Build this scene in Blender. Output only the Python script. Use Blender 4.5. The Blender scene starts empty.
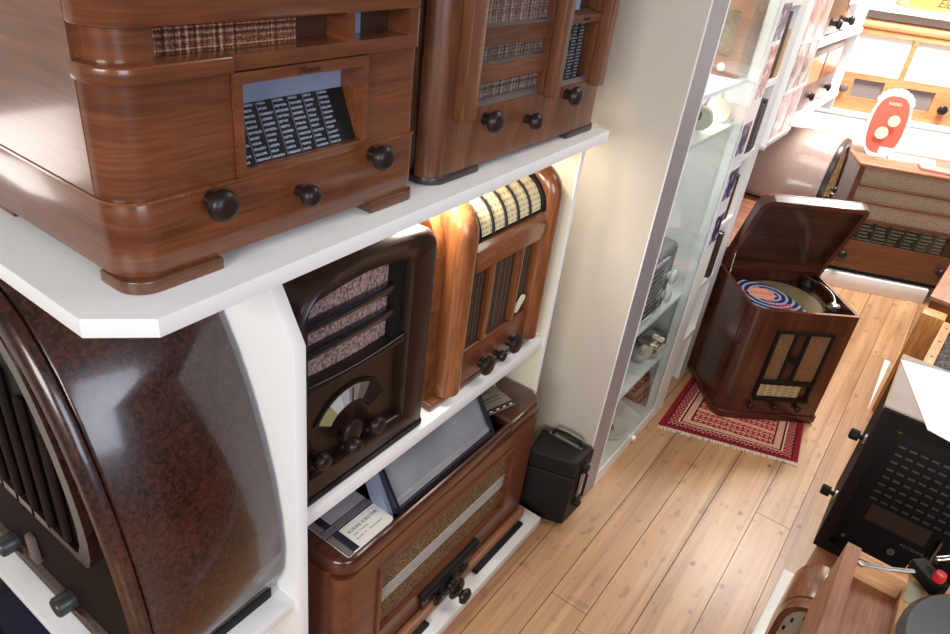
import bpy, bmesh, math, random
from mathutils import Vector, Matrix, Euler
random.seed(7)
SC = bpy.context.scene
COL = SC.collection
PI = math.pi

# ------------------------------------------------------------------ colour / materials
def lin(c):
    c = c / 255.0
    return c / 12.92 if c <= 0.04045 else ((c + 0.055) / 1.055) ** 2.4
def rgb(r, g, b):
    return (lin(r), lin(g), lin(b), 1.0)

class N:
    def __init__(s, name):
        s.m = bpy.data.materials.new(name); s.m.use_nodes = True
        s.t = s.m.node_tree; s.n = s.t.nodes; s.l = s.t.links
        s.b = s.n['Principled BSDF']; s.out = s.n['Material Output']
    def node(s, typ, **kw):
        x = s.n.new(typ)
        for k, v in kw.items():
            if k.startswith('i_'):
                x.inputs[k[2:]].default_value = v
            else:
                setattr(x, k, v)
        return x
    def link(s, a, b): s.l.new(a, b)
    def coords(s, scale=(1, 1, 1), rot=(0, 0, 0), loc=(0, 0, 0)):
        tc = s.node('ShaderNodeTexCoord'); mp = s.node('ShaderNodeMapping')
        mp.inputs['Scale'].default_value = scale; mp.inputs['Rotation'].default_value = rot
        mp.inputs['Location'].default_value = loc
        s.link(tc.outputs['Object'], mp.inputs['Vector'])
        return mp.outputs['Vector']
    def ramp(s, fac, stops, interp='LINEAR'):
        r = s.node('ShaderNodeValToRGB'); r.color_ramp.interpolation = interp
        e = r.color_ramp.elements
        while len(e) < len(stops): e.new(0.5)
        for i, (p, c) in enumerate(stops):
            e[i].position = p; e[i].color = c
        s.link(fac, r.inputs['Fac'])
        return r.outputs['Color']
    def math(s, op, a, b=None, c=None):
        x = s.node('ShaderNodeMath', operation=op)
        for i, v in enumerate((a, b, c)):
            if v is None: continue
            if isinstance(v, (int, float)): x.inputs[i].default_value = v
            else: s.link(v, x.inputs[i])
        return x.outputs[0]
    def mix(s, fac, a, b, blend='MIX'):
        x = s.node('ShaderNodeMix', data_type='RGBA', blend_type=blend)
        if isinstance(fac, (int, float)): x.inputs[0].default_value = fac
        else: s.link(fac, x.inputs[0])
        for k, v in ((6, a), (7, b)):
            if isinstance(v, tuple): x.inputs[k].default_value = v
            else: s.link(v, x.inputs[k])
        return x.outputs[2]
    def set(s, color=None, rough=None, metal=None, coat=None, spec=None, coatr=0.1):
        b = s.b
        if color is not None:
            if isinstance(color, tuple): b.inputs['Base Color'].default_value = color
            else: s.link(color, b.inputs['Base Color'])
        if rough is not None:
            if isinstance(rough, (int, float)): b.inputs['Roughness'].default_value = rough
            else: s.link(rough, b.inputs['Roughness'])
        if metal is not None: b.inputs['Metallic'].default_value = metal
        if coat is not None:
            b.inputs['Coat Weight'].default_value = coat; b.inputs['Coat Roughness'].default_value = coatr
        if spec is not None: b.inputs['Specular IOR Level'].default_value = spec
        return s.m
    def bump(s, h, strength=0.2, dist=0.002):
        x = s.node('ShaderNodeBump'); x.inputs['Strength'].default_value = strength
        x.inputs['Distance'].default_value = dist
        s.link(h, x.inputs['Height']); s.link(x.outputs['Normal'], s.b.inputs['Normal'])

def wood(name, dark, mid, light, axis='x', rough=0.3, coat=0.5, scale=1.0, coatr=0.12, seed=0.0):
    n = N(name)
    st = {'x': (1.2, 16, 16), 'y': (16, 1.2, 16), 'z': (16, 16, 1.2), 'h': (1.1, 1.1, 17)}[axis]
    v = n.coords(tuple(a * scale for a in st), loc=(seed, seed * 1.7, seed * .6))
    a = n.node('ShaderNodeTexNoise'); a.inputs['Scale'].default_value = 1.3; a.inputs['Detail'].default_value = 6
    a.inputs['Distortion'].default_value = 0.9; n.link(v, a.inputs['Vector'])
    v2 = n.coords(tuple(x * scale * 4.0 for x in st))
    f = n.node('ShaderNodeTexNoise'); f.inputs['Scale'].default_value = 3.0; f.inputs['Detail'].default_value = 3
    n.link(v2, f.inputs['Vector'])
    c = n.ramp(a.outputs['Fac'], [(0.28, dark), (0.5, mid), (0.72, light)])
    c2 = n.ramp(f.outputs['Fac'], [(0.35, (0.72, 0.70, 0.68, 1)), (0.65, (1.08, 1.06, 1.04, 1))])
    col = n.mix(1.0, c, c2, 'MULTIPLY')
    n.set(col, rough, 0, coat, 0.5, coatr)
    n.bump(f.outputs['Fac'], 0.04, 0.001)
    return n.m

def plain(name, c, rough=0.5, metal=0.0, coat=0.0, vary=0.06, nscale=14.0, spec=0.5):
    n = N(name)
    v = n.coords()
    a = n.node('ShaderNodeTexNoise'); a.inputs['Scale'].default_value = nscale; a.inputs['Detail'].default_value = 4
    n.link(v, a.inputs['Vector'])
    lo = tuple(x * (1 - vary) for x in c[:3]) + (1,); hi = tuple(min(1, x * (1 + vary)) for x in c[:3]) + (1,)
    col = n.ramp(a.outputs['Fac'], [(0.3, lo), (0.7, hi)])
    return n.set(col, rough, metal, coat, spec)

def mottled(name, dark, red, rough=0.22):
    n = N(name); v = n.coords()
    a = n.node('ShaderNodeTexNoise'); a.inputs['Scale'].default_value = 120; a.inputs['Detail'].default_value = 4
    a.inputs['Distortion'].default_value = 0.9; n.link(v, a.inputs['Vector'])
    b = n.node('ShaderNodeTexNoise'); b.inputs['Scale'].default_value = 7; n.link(v, b.inputs['Vector'])
    s = n.math('ADD', n.math('MULTIPLY', a.outputs['Fac'], 0.75), n.math('MULTIPLY', b.outputs['Fac'], 0.25))
    col = n.ramp(s, [(0.40, dark), (0.60, red)])
    n.set(col, rough, 0, 0.6, 0.5, 0.12)
    return n.m

def weave(name, a, b, c, sx=160, sz=160, fine=400, rough=0.9, axes=('X', 'Z')):
    """woven loudspeaker cloth: irregular warp and weft threads"""
    n = N(name); v = n.coords()
    sp = n.node('ShaderNodeSeparateXYZ'); n.link(v, sp.inputs[0])
    def stripe(out, s, off):
        w = n.node('ShaderNodeTexNoise', noise_dimensions='1D'); w.inputs['Scale'].default_value = s
        w.inputs['Detail'].default_value = 2
        n.link(n.math('ADD', sp.outputs[out], off), w.inputs['W']); return w.outputs['Fac']
    f1 = stripe(axes[0], sx, 1.3); f2 = stripe(axes[1], sz, 7.7)
    nz = n.node('ShaderNodeTexNoise'); nz.inputs['Scale'].default_value = fine; n.link(v, nz.inputs['Vector'])
    t = n.math('ADD', n.math('MULTIPLY', f1, 0.5), n.math('MULTIPLY', f2, 0.5))
    t = n.math('ADD', n.math('MULTIPLY', t, 0.7), n.math('MULTIPLY', nz.outputs['Fac'], 0.3))
    col = n.ramp(t, [(0.38, a), (0.5, b), (0.64, c)])
    n.set(col, rough, 0, 0, 0.2); n.bump(t, 0.3, 0.002)
    return n.m

def fleck(name, a, b, scale=90, stretch=(1, 1, 1), rough=0.85, lo=0.42, hi=0.58):
    n = N(name); v = n.coords(stretch)
    z = n.node('ShaderNodeTexNoise'); z.inputs['Scale'].default_value = scale; z.inputs['Detail'].default_value = 2
    z.inputs['Distortion'].default_value = 1.0; n.link(v, z.inputs['Vector'])
    col = n.ramp(z.outputs['Fac'], [(lo, a), (hi, b)])
    n.set(col, rough, 0, 0, 0.25); n.bump(z.outputs['Fac'], 0.3, 0.001)
    return n.m

def names_dial(name, ground, ink, u='X', w='Z', row=0.008, colw=0.032, rough=0.15, coat=0.8):
    """tuning scale: columns of tiny station names in pale ink"""
    n = N(name); v = n.coords()
    sp = n.node('ShaderNodeSeparateXYZ'); n.link(v, sp.inputs[0])
    U, W = sp.outputs[u], sp.outputs[w]
    rw = n.math('DIVIDE', W, row); rf = n.math('FRACT', rw)
    inrow = n.math('MULTIPLY', n.math('GREATER_THAN', rf, 0.25), n.math('LESS_THAN', rf, 0.72))
    cu = n.math('DIVIDE', U, colw); cf = n.math('FRACT', cu)
    seedv = n.node('ShaderNodeCombineXYZ')
    n.link(n.math('FLOOR', rw), seedv.inputs[1]); n.link(n.math('FLOOR', cu), seedv.inputs[0])
    wn = n.node('ShaderNodeTexWhiteNoise', noise_dimensions='2D'); n.link(seedv.outputs[0], wn.inputs['Vector'])
    ln = n.math('ADD', n.math('MULTIPLY', wn.outputs['Value'], 0.4), 0.55)
    inc = n.math('MULTIPLY', n.math('GREATER_THAN', cf, 0.08), n.math('LESS_THAN', cf, ln))
    ch = n.node('ShaderNodeTexNoise'); ch.inputs['Scale'].default_value = 700; n.link(v, ch.inputs['Vector'])
    ink_f = n.math('MULTIPLY', n.math('MULTIPLY', inrow, inc), n.math('GREATER_THAN', ch.outputs['Fac'], 0.43))
    line = n.math('LESS_THAN', cf, 0.035)
    f = n.math('MAXIMUM', ink_f, n.math('MULTIPLY', line, 0.6))
    col = n.mix(f, ground, ink)
    n.set(col, rough, 0, coat, 0.5 if coat > .2 else .18, 0.03)
    return n.m

def glassy(name, tint=(1, 1, 1, 1), ior=1.5, rough=0.0, boost=1.0):
    n = N(name)
    tr = n.node('ShaderNodeBsdfTransparent'); tr.inputs['Color'].default_value = tint
    gl = n.node('ShaderNodeBsdfGlossy'); gl.inputs['Roughness'].default_value = rough
    fr = n.node('ShaderNodeFresnel'); fr.inputs['IOR'].default_value = ior
    mx = n.node('ShaderNodeMixShader')
    geo = n.node('ShaderNodeNewGeometry')
    n.link(n.math('MULTIPLY', n.math('MINIMUM', n.math('MULTIPLY', fr.outputs[0], boost), 1.0), n.math('SUBTRACT', 1.0, geo.outputs['Backfacing'])), mx.inputs[0])
    n.link(tr.outputs[0], mx.inputs[1]); n.link(gl.outputs[0], mx.inputs[2])
    n.link(mx.outputs[0], n.out.inputs['Surface'])
    return n.m

def lamp_mat(name, c, s):
    n = N(name); n.set(c, 0.5)
    n.b.inputs['Emission Color'].default_value = c; n.b.inputs['Emission Strength'].default_value = s
    return n.m

W = {}
def woodset(key, d, m, l, **k):
    dim = k.pop('dim', 0.74)
    q = lambda c: tuple(x * dim for x in rgb(*c)[:3]) + (1.0,)
    for ax in 'xyzh':
        W[key + ax] = wood('wood_%s_%s' % (key, ax), q(d), q(m), q(l), ax, **k)
woodset('walnut', (110, 58, 32), (130, 73, 42), (148, 86, 50), rough=0.28, coat=0.55)
woodset('walnut2', (102, 58, 37), (124, 75, 49), (142, 90, 61), rough=0.36, coat=0.3)
woodset('amber', (122, 66, 34), (156, 92, 52), (180, 114, 70), rough=0.27, coat=0.5, dim=0.66)
woodset('cherry', (108, 56, 32), (130, 70, 42), (148, 84, 52), rough=0.36, coat=0.3, dim=0.68)
woodset('mahog', (62, 28, 18), (88, 42, 26), (108, 56, 36), rough=0.28, coat=0.6)
woodset('darkwood', (50, 26, 16), (72, 40, 26), (92, 56, 38), rough=0.35, coat=0.3)
woodset('oak', (196, 128, 66), (222, 158, 92), (238, 184, 122), rough=0.4, coat=0.2, dim=1.0)
woodset('pale', (186, 118, 74), (202, 134, 88), (214, 152, 106), rough=0.4, coat=0.2, dim=1.0)
woodset('ply', (186, 132, 84), (206, 156, 108), (222, 178, 132), rough=0.55, coat=0.0, dim=1.0)
woodset('rose', (140, 84, 58), (168, 110, 80), (188, 132, 100), rough=0.5, coat=0.1, dim=0.9)
woodset('back', (92, 56, 36), (122, 78, 52), (146, 100, 70), rough=0.35, coat=0.3)

M = dict(
    white=plain('white_laminate', rgb(238, 237, 236), 0.35, vary=0.01),
    cream=plain('cream_side', rgb(226, 216, 190), 0.5, vary=0.02),
    beige=plain('beige_panel', rgb(198, 189, 176), 0.5, vary=0.012),
    plaster=plain('plaster', rgb(224, 216, 204), 0.9, vary=0.03),
    alu=plain('aluminium', rgb(158, 154, 160), 0.4, metal=0.25, vary=0.03),
    chrome=plain('chrome', rgb(214, 212, 210), 0.15, metal=1.0, vary=0.02),
    brass=plain('brass', rgb(190, 150, 90), 0.3, metal=0.9, vary=0.05),
    knob=plain('knob_bakelite', rgb(36, 22, 19), 0.4, coat=0.06, vary=0.1, spec=0.35),
    blk=plain('black_bakelite', rgb(26, 17, 15), 0.32, coat=0.15, vary=0.12, spec=0.35),
    brownblk=plain('brown_bakelite', rgb(38, 21, 17), 0.34, coat=0.12, vary=0.15, spec=0.35),
    matteblk=plain('matte_black', rgb(16, 14, 13), 0.6, vary=0.15, spec=0.3),
    deadbrown=plain('dull_dark_brown', rgb(30, 19, 15), 0.7, vary=0.15, spec=0.12),
    softblk=plain('soft_black', rgb(22, 18, 16), 0.5, vary=0.15, spec=0.25),
    leather=fleck('black_leatherette', rgb(19, 17, 18), rgb(31, 29, 30), 260, rough=0.55),
    steel=plain('strap_steel', rgb(170, 165, 160), 0.35, metal=0.9),
    foot=plain('rubber_foot', rgb(52, 40, 40), 0.4, coat=0.3),
    dust=plain('dusty_lit_slat_top', rgb(104, 90, 86), 0.7),  # one grey for dust and for light on the slat tops
    paper=plain('paper_white', rgb(240, 238, 232), 0.7, vary=0.02),
    paleblue=plain('scale_glass_and_sheen', rgb(128, 136, 160), 0.3, coat=0.3, vary=0.03),
    pink=plain('pink_card', rgb(206, 128, 124), 0.7, vary=0.04),
    red=plain('signal_red', rgb(206, 92, 74), 0.5, vary=0.04),
    redknob=plain('red_button', rgb(190, 30, 40), 0.3, coat=0.4),
    ivory=plain('ivory', rgb(226, 220, 196), 0.4, vary=0.03),
    china=plain('white_china', rgb(238, 234, 228), 0.2, coat=0.5, vary=0.02),
    gilt=fleck('gilt_fretwork', rgb(60, 40, 22), rgb(190, 150, 92), 60, rough=0.5),
    knobgrey=plain('grey_green_knob', rgb(44, 46, 44), 0.4, coat=0.1),
    grey=plain('grey_enamel', rgb(120, 112, 108), 0.5, vary=0.06),
    dustgrey=plain('dusty_grey_top', rgb(162, 146, 138), 0.6, vary=0.05, nscale=20),
    fringe=plain('rug_fringe', rgb(226, 214, 196), 0.9, vary=0.06),
    platter=plain('grey_velvet_platter', rgb(56, 58, 63), 0.42, coat=0.2, vary=0.04),
    moss=plain('olive_felt_platter', rgb(112, 96, 66), 0.85, vary=0.12, nscale=60),
    blue=plain('dark_blue_enamel', rgb(20, 24, 58), 0.15, coat=0.8, vary=0.1),
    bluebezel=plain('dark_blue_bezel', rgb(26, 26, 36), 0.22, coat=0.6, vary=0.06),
    ink=plain('ink', rgb(34, 30, 36), 0.6),
    navyink=plain('navy_stripe', rgb(32, 34, 52), 0.5, coat=0.3),
    goldink=plain('gold_script', rgb(70, 52, 44), 0.4, metal=0.5),
    silvertape=plain('silver_line', rgb(206, 204, 204), 0.3, metal=0.25),
    green=plain('green_book', rgb(80, 96, 70), 0.6),
    mottle=mottled('mottled_bakelite', rgb(30, 15, 11), rgb(72, 36, 26), 0.3),
    mottle_back=mottled('mottled_brown_shell', rgb(164, 138, 128), rgb(176, 150, 140), 0.32),
    tweed=weave('tartan_cloth', rgb(58, 27, 20), rgb(104, 60, 44), rgb(176, 146, 118), 200, 260),
    tweed2=weave('grey_brocade_cloth', rgb(52, 36, 33), rgb(104, 84, 78), rgb(160, 142, 132), 120, 180),
    hessian=weave('brown_hessian', rgb(30, 20, 15), rgb(70, 52, 40), rgb(128, 104, 84), 170, 330),
    pebble=fleck('pebbled_mauve_cloth', rgb(104, 80, 76), rgb(178, 150, 142), 230, (1, 1, .6)),
    speckle=fleck('speckled_fawn_cloth', rgb(70, 50, 36), rgb(158, 128, 96), 290),
    tan=fleck('tan_grille_cloth', rgb(112, 80, 54), rgb(136, 100, 70), 200),
    beigecloth=fleck('beige_grille_cloth', rgb(140, 120, 100), rgb(170, 150, 128), 160),
    greycloth=fleck('charcoal_grille', rgb(44, 40, 40), rgb(104, 98, 96), 130),
    blackdial=names_dial('navy_station_scale', rgb(18, 19, 28), rgb(140, 146, 160), row=0.0062, colw=0.026, rough=0.45, coat=0.0),
    sidedial=names_dial('black_station_scale', rgb(20, 22, 28), rgb(128, 132, 138), row=0.0066, colw=0.030, rough=0.4, coat=0.0),
    dial6=names_dial('cream_station_scale', rgb(206, 190, 150), rgb(110, 90, 66), row=0.009, colw=0.03),
    dial7=names_dial('dark_green_scale', rgb(38, 44, 40), rgb(112, 116, 104), row=0.02, colw=0.08),
    yellowdial=names_dial('yellow_scale', rgb(240, 228, 184), rgb(196, 176, 124), row=0.011, colw=0.017),
    glass=glassy('cabinet_glass', (0.93, 0.97, 0.96, 1), 1.45, 0.0, 1.0),
    clearglass=glassy('dial_glass', (0.96, 0.97, 0.98, 1), 1.5, 0.02, 2.0),
)
def strip_dial():
    n = N('mirror_dial_glass'); v = n.coords()
    a = n.node('ShaderNodeTexNoise'); a.inputs['Scale'].default_value = 5; n.link(v, a.inputs['Vector'])
    col = n.ramp(a.outputs['Fac'], [(0.3, rgb(150, 152, 162)), (0.7, rgb(200, 202, 210))])
    n.set(col, 0.12, 0.55, 0.6, 0.5, 0.04); return n.m
M['mirrordial'] = strip_dial()
def book_mat(name, c): return plain(name, c, 0.6, vary=0.08)

def photo_mat(name, a, b, c, scale=30):
    n = N(name); v = n.coords()
    z = n.node('ShaderNodeTexNoise'); z.inputs['Scale'].default_value = scale; z.inputs['Detail'].default_value = 3
    n.link(v, z.inputs['Vector'])
    n.set(n.ramp(z.outputs['Fac'], [(0.38, a), (0.5, b), (0.62, c)]), 0.3, 0, 0.3); return n.m
M['photo'] = photo_mat('violet_photo_print', rgb(36, 30, 62), rgb(84, 76, 128), rgb(200, 196, 226))
M['photored'] = photo_mat('red_photo_print', rgb(90, 30, 36), rgb(190, 80, 70), rgb(226, 210, 220))
M['poster'] = photo_mat('pale_print', rgb(214, 160, 154), rgb(234, 212, 210), rgb(246, 240, 238), 18)
M['posterg'] = photo_mat('grey_print', rgb(120, 108, 112), rgb(196, 184, 186), rgb(240, 232, 230), 22)

def floor_mat():
    n = N('pine_floorboards')
    v = n.coords((13, 0.55, 1))
    at = n.node('ShaderNodeAttribute', attribute_name='board')
    off = n.node('ShaderNodeVectorMath', operation='ADD'); n.link(v, off.inputs[0])
    cb = n.node('ShaderNodeCombineXYZ'); n.link(n.math('MULTIPLY', at.outputs['Fac'], 37.0), cb.inputs[1])
    n.link(n.math('MULTIPLY', at.outputs['Fac'], 11.0), cb.inputs[2]); n.link(cb.outputs[0], off.inputs[1])
    a = n.node('ShaderNodeTexNoise'); a.inputs['Scale'].default_value = 1.5; a.inputs['Detail'].default_value = 5
    a.inputs['Distortion'].default_value = 1.4; n.link(off.outputs[0], a.inputs['Vector'])
    c = n.ramp(a.outputs['Fac'], [(0.25, rgb(148, 106, 74)), (0.5, rgb(184, 142, 104)), (0.75, rgb(204, 166, 128))])
    # rings of the grain
    wv = n.node('ShaderNodeTexWave', wave_type='BANDS', bands_direction='X'); wv.inputs['Scale'].default_value = 1.6
    wv.inputs['Distortion'].default_value = 11.0; wv.inputs['Detail'].default_value = 2; wv.inputs['Detail Scale'].default_value = 0.6
    n.link(off.outputs[0], wv.inputs['Vector'])
    c = n.mix(0.035, c, n.ramp(wv.outputs['Fac'], [(0.2, rgb(150, 100, 66)), (0.7, rgb(240, 206, 168))]), 'MIX')
    tint = n.ramp(at.outputs['Fac'], [(0.0, (0.88, 0.84, 0.80, 1)), (0.5, (1.0, 0.97, 0.94, 1)), (1.0, (1.06, 1.0, 0.92, 1))])
    c = n.mix(1.0, c, tint, 'MULTIPLY')
    # knots and old stains
    v2 = n.coords((11, 6.5, 1))
    vo = n.node('ShaderNodeTexVoronoi'); vo.inputs['Scale'].default_value = 1.1; n.link(v2, vo.inputs['Vector'])
    kn = n.ramp(vo.outputs['Distance'], [(0.05, (1, 1, 1, 1)), (0.125, (0, 0, 0, 1))])
    c = n.mix(n.math('MULTIPLY', kn, 0.85), c, rgb(84, 46, 32))
    v3 = n.coords((16, 9, 1), loc=(3.1, 1.7, 0))
    st = n.node('ShaderNodeTexNoise'); st.inputs['Scale'].default_value = 1.6; st.inputs['Detail'].default_value = 6
    n.link(v3, st.inputs['Vector'])
    sf = n.ramp(st.outputs['Fac'], [(0.60, (0, 0, 0, 1)), (0.68, (1, 1, 1, 1))])
    c = n.mix(n.math('MULTIPLY', sf, 0.42), c, rgb(88, 62, 50))
    n.set(c, 0.38, 0, 0.15, 0.5, 0.25); n.bump(a.outputs['Fac'], 0.08, 0.002)
    return n.m
M['floor'] = floor_mat()

def rug_mat():
    """knotted rug: UV 0..1 across the field, border bands in rectangles, lozenges inside"""
    n = N('knotted_red_rug')
    uv = n.node('ShaderNodeUVMap', uv_map='rug')
    sp = n.node('ShaderNodeSeparateXYZ'); n.link(uv.outputs[0], sp.inputs[0])
    u, w = sp.outputs['X'], sp.outputs['Y']           # metres across / along
    LW, LH = 0.54, 0.70
    d = n.math('MINIMUM', n.math('MINIMUM', u, n.math('SUBTRACT', LW, u)), n.math('MINIMUM', w, n.math('SUBTRACT', LH, w)))
    red = rgb(140, 34, 44); dred = rgb(86, 18, 34); cream = rgb(232, 208, 176); pink = rgb(206, 92, 84); navy = rgb(52, 26, 44)
    def diamonds(s, a, b):
        p = n.math('ABSOLUTE', n.math('SUBTRACT', n.math('FRACT', n.math('DIVIDE', u, s)), 0.5))
        q = n.math('ABSOLUTE', n.math('SUBTRACT', n.math('FRACT', n.math('DIVIDE', w, s)), 0.5))
        k = n.math('ADD', p, q)
        r1 = n.math('FRACT', n.math('MULTIPLY', k, 2.0))
        return n.mix(n.math('GREATER_THAN', r1, 0.5), a, b)
    field = n.mix(n.math('GREATER_THAN', n.math('FRACT', n.math('DIVIDE', w, 0.044)), 0.88), diamonds(0.044, rgb(172, 40, 52), rgb(222, 132, 118)), cream)
    field = n.mix(n.math('GREATER_THAN', n.math('FRACT', n.math('DIVIDE', u, 0.022)), 0.86), field, navy)
    b1 = diamonds(0.034, dred, rgb(214, 120, 110))
    b2 = diamonds(0.022, cream, rgb(206, 110, 92))
    b3 = diamonds(0.036, red, navy)
    c = field
    def band(lo, hi, colr):
        nonlocal c
        f = n.math('MULTIPLY', n.math('GREATER_THAN', d, lo), n.math('LESS_THAN', d, hi))
        c = n.mix(f, c, colr)
    band(0.0, 0.022, red); band(0.022, 0.028, navy); band(0.028, 0.062, b1); band(0.062, 0.067, cream)
    band(0.067, 0.075, dred); band(0.075, 0.102, b2); band(0.102, 0.108, navy)
    # second cream guard across the near end
    f = n.math('MULTIPLY', n.math('GREATER_THAN', w, 0.20), n.math('LESS_THAN', w, 0.222))
    f = n.math('MULTIPLY', f, n.math('GREATER_THAN', d, 0.108)); c = n.mix(f, c, b2)
    nz = n.node('ShaderNodeTexNoise'); nz.inputs['Scale'].default_value = 260; n.link(n.coords(), nz.inputs['Vector'])
    c = n.mix(1.0, c, n.ramp(nz.outputs['Fac'], [(0.3, (0.7, 0.7, 0.7, 1)), (0.7, (1.1, 1.1, 1.1, 1))]), 'MULTIPLY')
    n.set(c, 0.95, 0, 0, 0.1); n.bump(nz.outputs['Fac'], 0.5, 0.003)
    return n.m
M['rug'] = rug_mat()

def sleeve_mat():
    n = N('blue_record_sleeve'); tc = n.node('ShaderNodeTexCoord')
    sp = n.node('ShaderNodeSeparateXYZ'); n.link(tc.outputs['Object'], sp.inputs[0])
    x = n.math('SUBTRACT', sp.outputs['X'], 0.11); y = n.math('SUBTRACT', sp.outputs['Y'], 0.145)
    r = n.math('SQRT', n.math('ADD', n.math('MULTIPLY', x, x), n.math('MULTIPLY', y, y)))
    ring = n.math('GREATER_THAN', n.math('FRACT', n.math('DIVIDE', r, 0.026)), 0.62)
    c = n.mix(ring, rgb(40, 48, 84), rgb(164, 176, 206))
    n.set(c, 0.5); return n.m
M['sleeve'] = sleeve_mat()

# ------------------------------------------------------------------ mesh builder
def rr(x0, x1, y0, y1, r=(0, 0, 0, 0), n=8):
    """rounded rectangle; radii for corners (x0,y0),(x1,y0),(x1,y1),(x0,y1)"""
    if isinstance(r, (int, float)): r = (r,) * 4
    cs = [(x0, y0, 1, 1, PI), (x1, y0, -1, 1, 1.5 * PI), (x1, y1, -1, -1, 0), (x0, y1, 1, -1, .5 * PI)]
    out = []
    for (x, y, sx, sy, a0), q in zip(cs, r):
        if q <= 1e-6: out.append((x, y)); continue
        cx, cy = x + sx * q, y + sy * q
        for i in range(n + 1):
            a = a0 + .5 * PI * i / n
            out.append((cx + q * math.cos(a), cy + q * math.sin(a)))
    return out

class MB:
    def __init__(s): s.bm = bmesh.new()
    def _xf(s, vs, mat):
        if mat is not None: bmesh.ops.transform(s.bm, matrix=mat, verts=vs)
    def box(s, x0, x1, y0, y1, z0, z1, bev=0.0, seg=2, mat=None):
        r = bmesh.ops.create_cube(s.bm, size=1.0); vs = r['verts']
        for v in vs:
            v.co = Vector((x0 + (v.co.x + .5) * (x1 - x0), y0 + (v.co.y + .5) * (y1 - y0), z0 + (v.co.z + .5) * (z1 - z0)))
        if bev > 0:
            es = list({e for v in vs for e in v.link_edges})
            bv = bmesh.ops.bevel(s.bm, geom=es, offset=bev, segments=seg, affect='EDGES', profile=0.5)
            vs = list({v for f in bv['faces'] for v in f.verts} | {v for v in vs if v.is_valid})
        s._xf(vs, mat); return s
    def prism(s, pts, axis, a, b, bev=0.0, seg=2, mat=None, bevcap=True):
        def P(p, t):
            return {'z': (p[0], p[1], t), 'y': (p[0], t, p[1]), 'x': (t, p[0], p[1])}[axis]
        va = [s.bm.verts.new(P(p, a)) for p in pts]; vb = [s.bm.verts.new(P(p, b)) for p in pts]
        n = len(pts); fa = s.bm.faces.new(va); fb = s.bm.faces.new(vb)
        sides = [s.bm.faces.new((va[i], va[(i + 1) % n], vb[(i + 1) % n], vb[i])) for i in range(n)]
        fs = [fa, fb] + sides
        bmesh.ops.recalc_face_normals(s.bm, faces=fs)
        vs = va + vb
        if bev > 0:
            es = list({e for f in (fa, fb) for e in f.edges})
            bv = bmesh.ops.bevel(s.bm, geom=es, offset=bev, segments=seg, affect='EDGES', profile=0.5)
            vs = list({v for f in bv['faces'] for v in f.verts} | {v for v in vs if v.is_valid})
        s._xf(vs, mat); return s
    def plate(s, axis, a, b, u0, u1, w0, w1, holes):
        """slab between a and b on axis, with rectangular holes (u0,u1,w0,w1)"""
        us = sorted({u0, u1} | {h[i] for h in holes for i in (0, 1)}); ws = sorted({w0, w1} | {h[i] for h in holes for i in (2, 3)})
        us = [u for u in us if u0 <= u <= u1]; ws = [w for w in ws if w0 <= w <= w1]
        for i in range(len(us) - 1):
            run = None
            for j in range(len(ws) - 1):
                cu, cw = (us[i] + us[i + 1]) / 2, (ws[j] + ws[j + 1]) / 2
                solid = not any(h[0] < cu < h[1] and h[2] < cw < h[3] for h in holes)
                if solid: run = (ws[j] if run is None else run[0], ws[j + 1])
                if (not solid or j == len(ws) - 2) and run:
                    p = dict(x=(a, b, us[i], us[i + 1], run[0], run[1]), y=(us[i], us[i + 1], a, b, run[0], run[1]),
                             z=(us[i], us[i + 1], run[0], run[1], a, b))[axis]
                    s.box(*p); run = None
        return s
    def ringframe(s, outer, inner, axis, a, b):
        """frame with matching outer and inner outlines (same point count)"""
        def P(p, t):
            return {'z': (p[0], p[1], t), 'y': (p[0], t, p[1]), 'x': (t, p[0], p[1])}[axis]
        n = len(outer)
        L = [[s.bm.verts.new(P(p, t)) for p in o] for o, t in ((outer, a), (inner, a), (inner, b), (outer, b))]
        fs = []
        for k in range(4):
            A, B = L[k], L[(k + 1) % 4]
            for i in range(n):
                fs.append(s.bm.faces.new((A[i], A[(i + 1) % n], B[(i + 1) % n], B[i])))
        bmesh.ops.recalc_face_normals(s.bm, faces=fs); return s
    def loft(s, rings, cap=True, closed=True):
        L = [[s.bm.verts.new(p) for p in r] for r in rings]; fs = []
        n = len(L[0])
        for A, B in zip(L[:-1], L[1:]):
            for i in range(n if closed else n - 1):
                fs.append(s.bm.faces.new((A[i], A[(i + 1) % n], B[(i + 1) % n], B[i])))
        if cap: fs += [s.bm.faces.new(L[0]), s.bm.faces.new(L[-1])]
        bmesh.ops.recalc_face_normals(s.bm, faces=fs); return s
    def lathe(s, prof, origin=(0, 0, 0), d=(0, 0, 1), seg=28, cap=True):
        d = Vector(d).normalized(); up = Vector((0, 0, 1)) if abs(d.z) < .9 else Vector((1, 0, 0))
        e1 = d.cross(up).normalized(); e2 = d.cross(e1); o = Vector(origin)
        rings = [[o + d * h + (e1 * math.cos(2 * PI * i / seg) + e2 * math.sin(2 * PI * i / seg)) * max(r, 1e-5) for i in range(seg)] for r, h in prof]
        return s.loft(rings, cap)
    def cyl(s, p0, p1, r0, r1=None, seg=20):
        p0, p1 = Vector(p0), Vector(p1); r1 = r0 if r1 is None else r1
        return s.lathe([(r0, 0), (r1, (p1 - p0).length)], p0, p1 - p0, seg)
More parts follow.
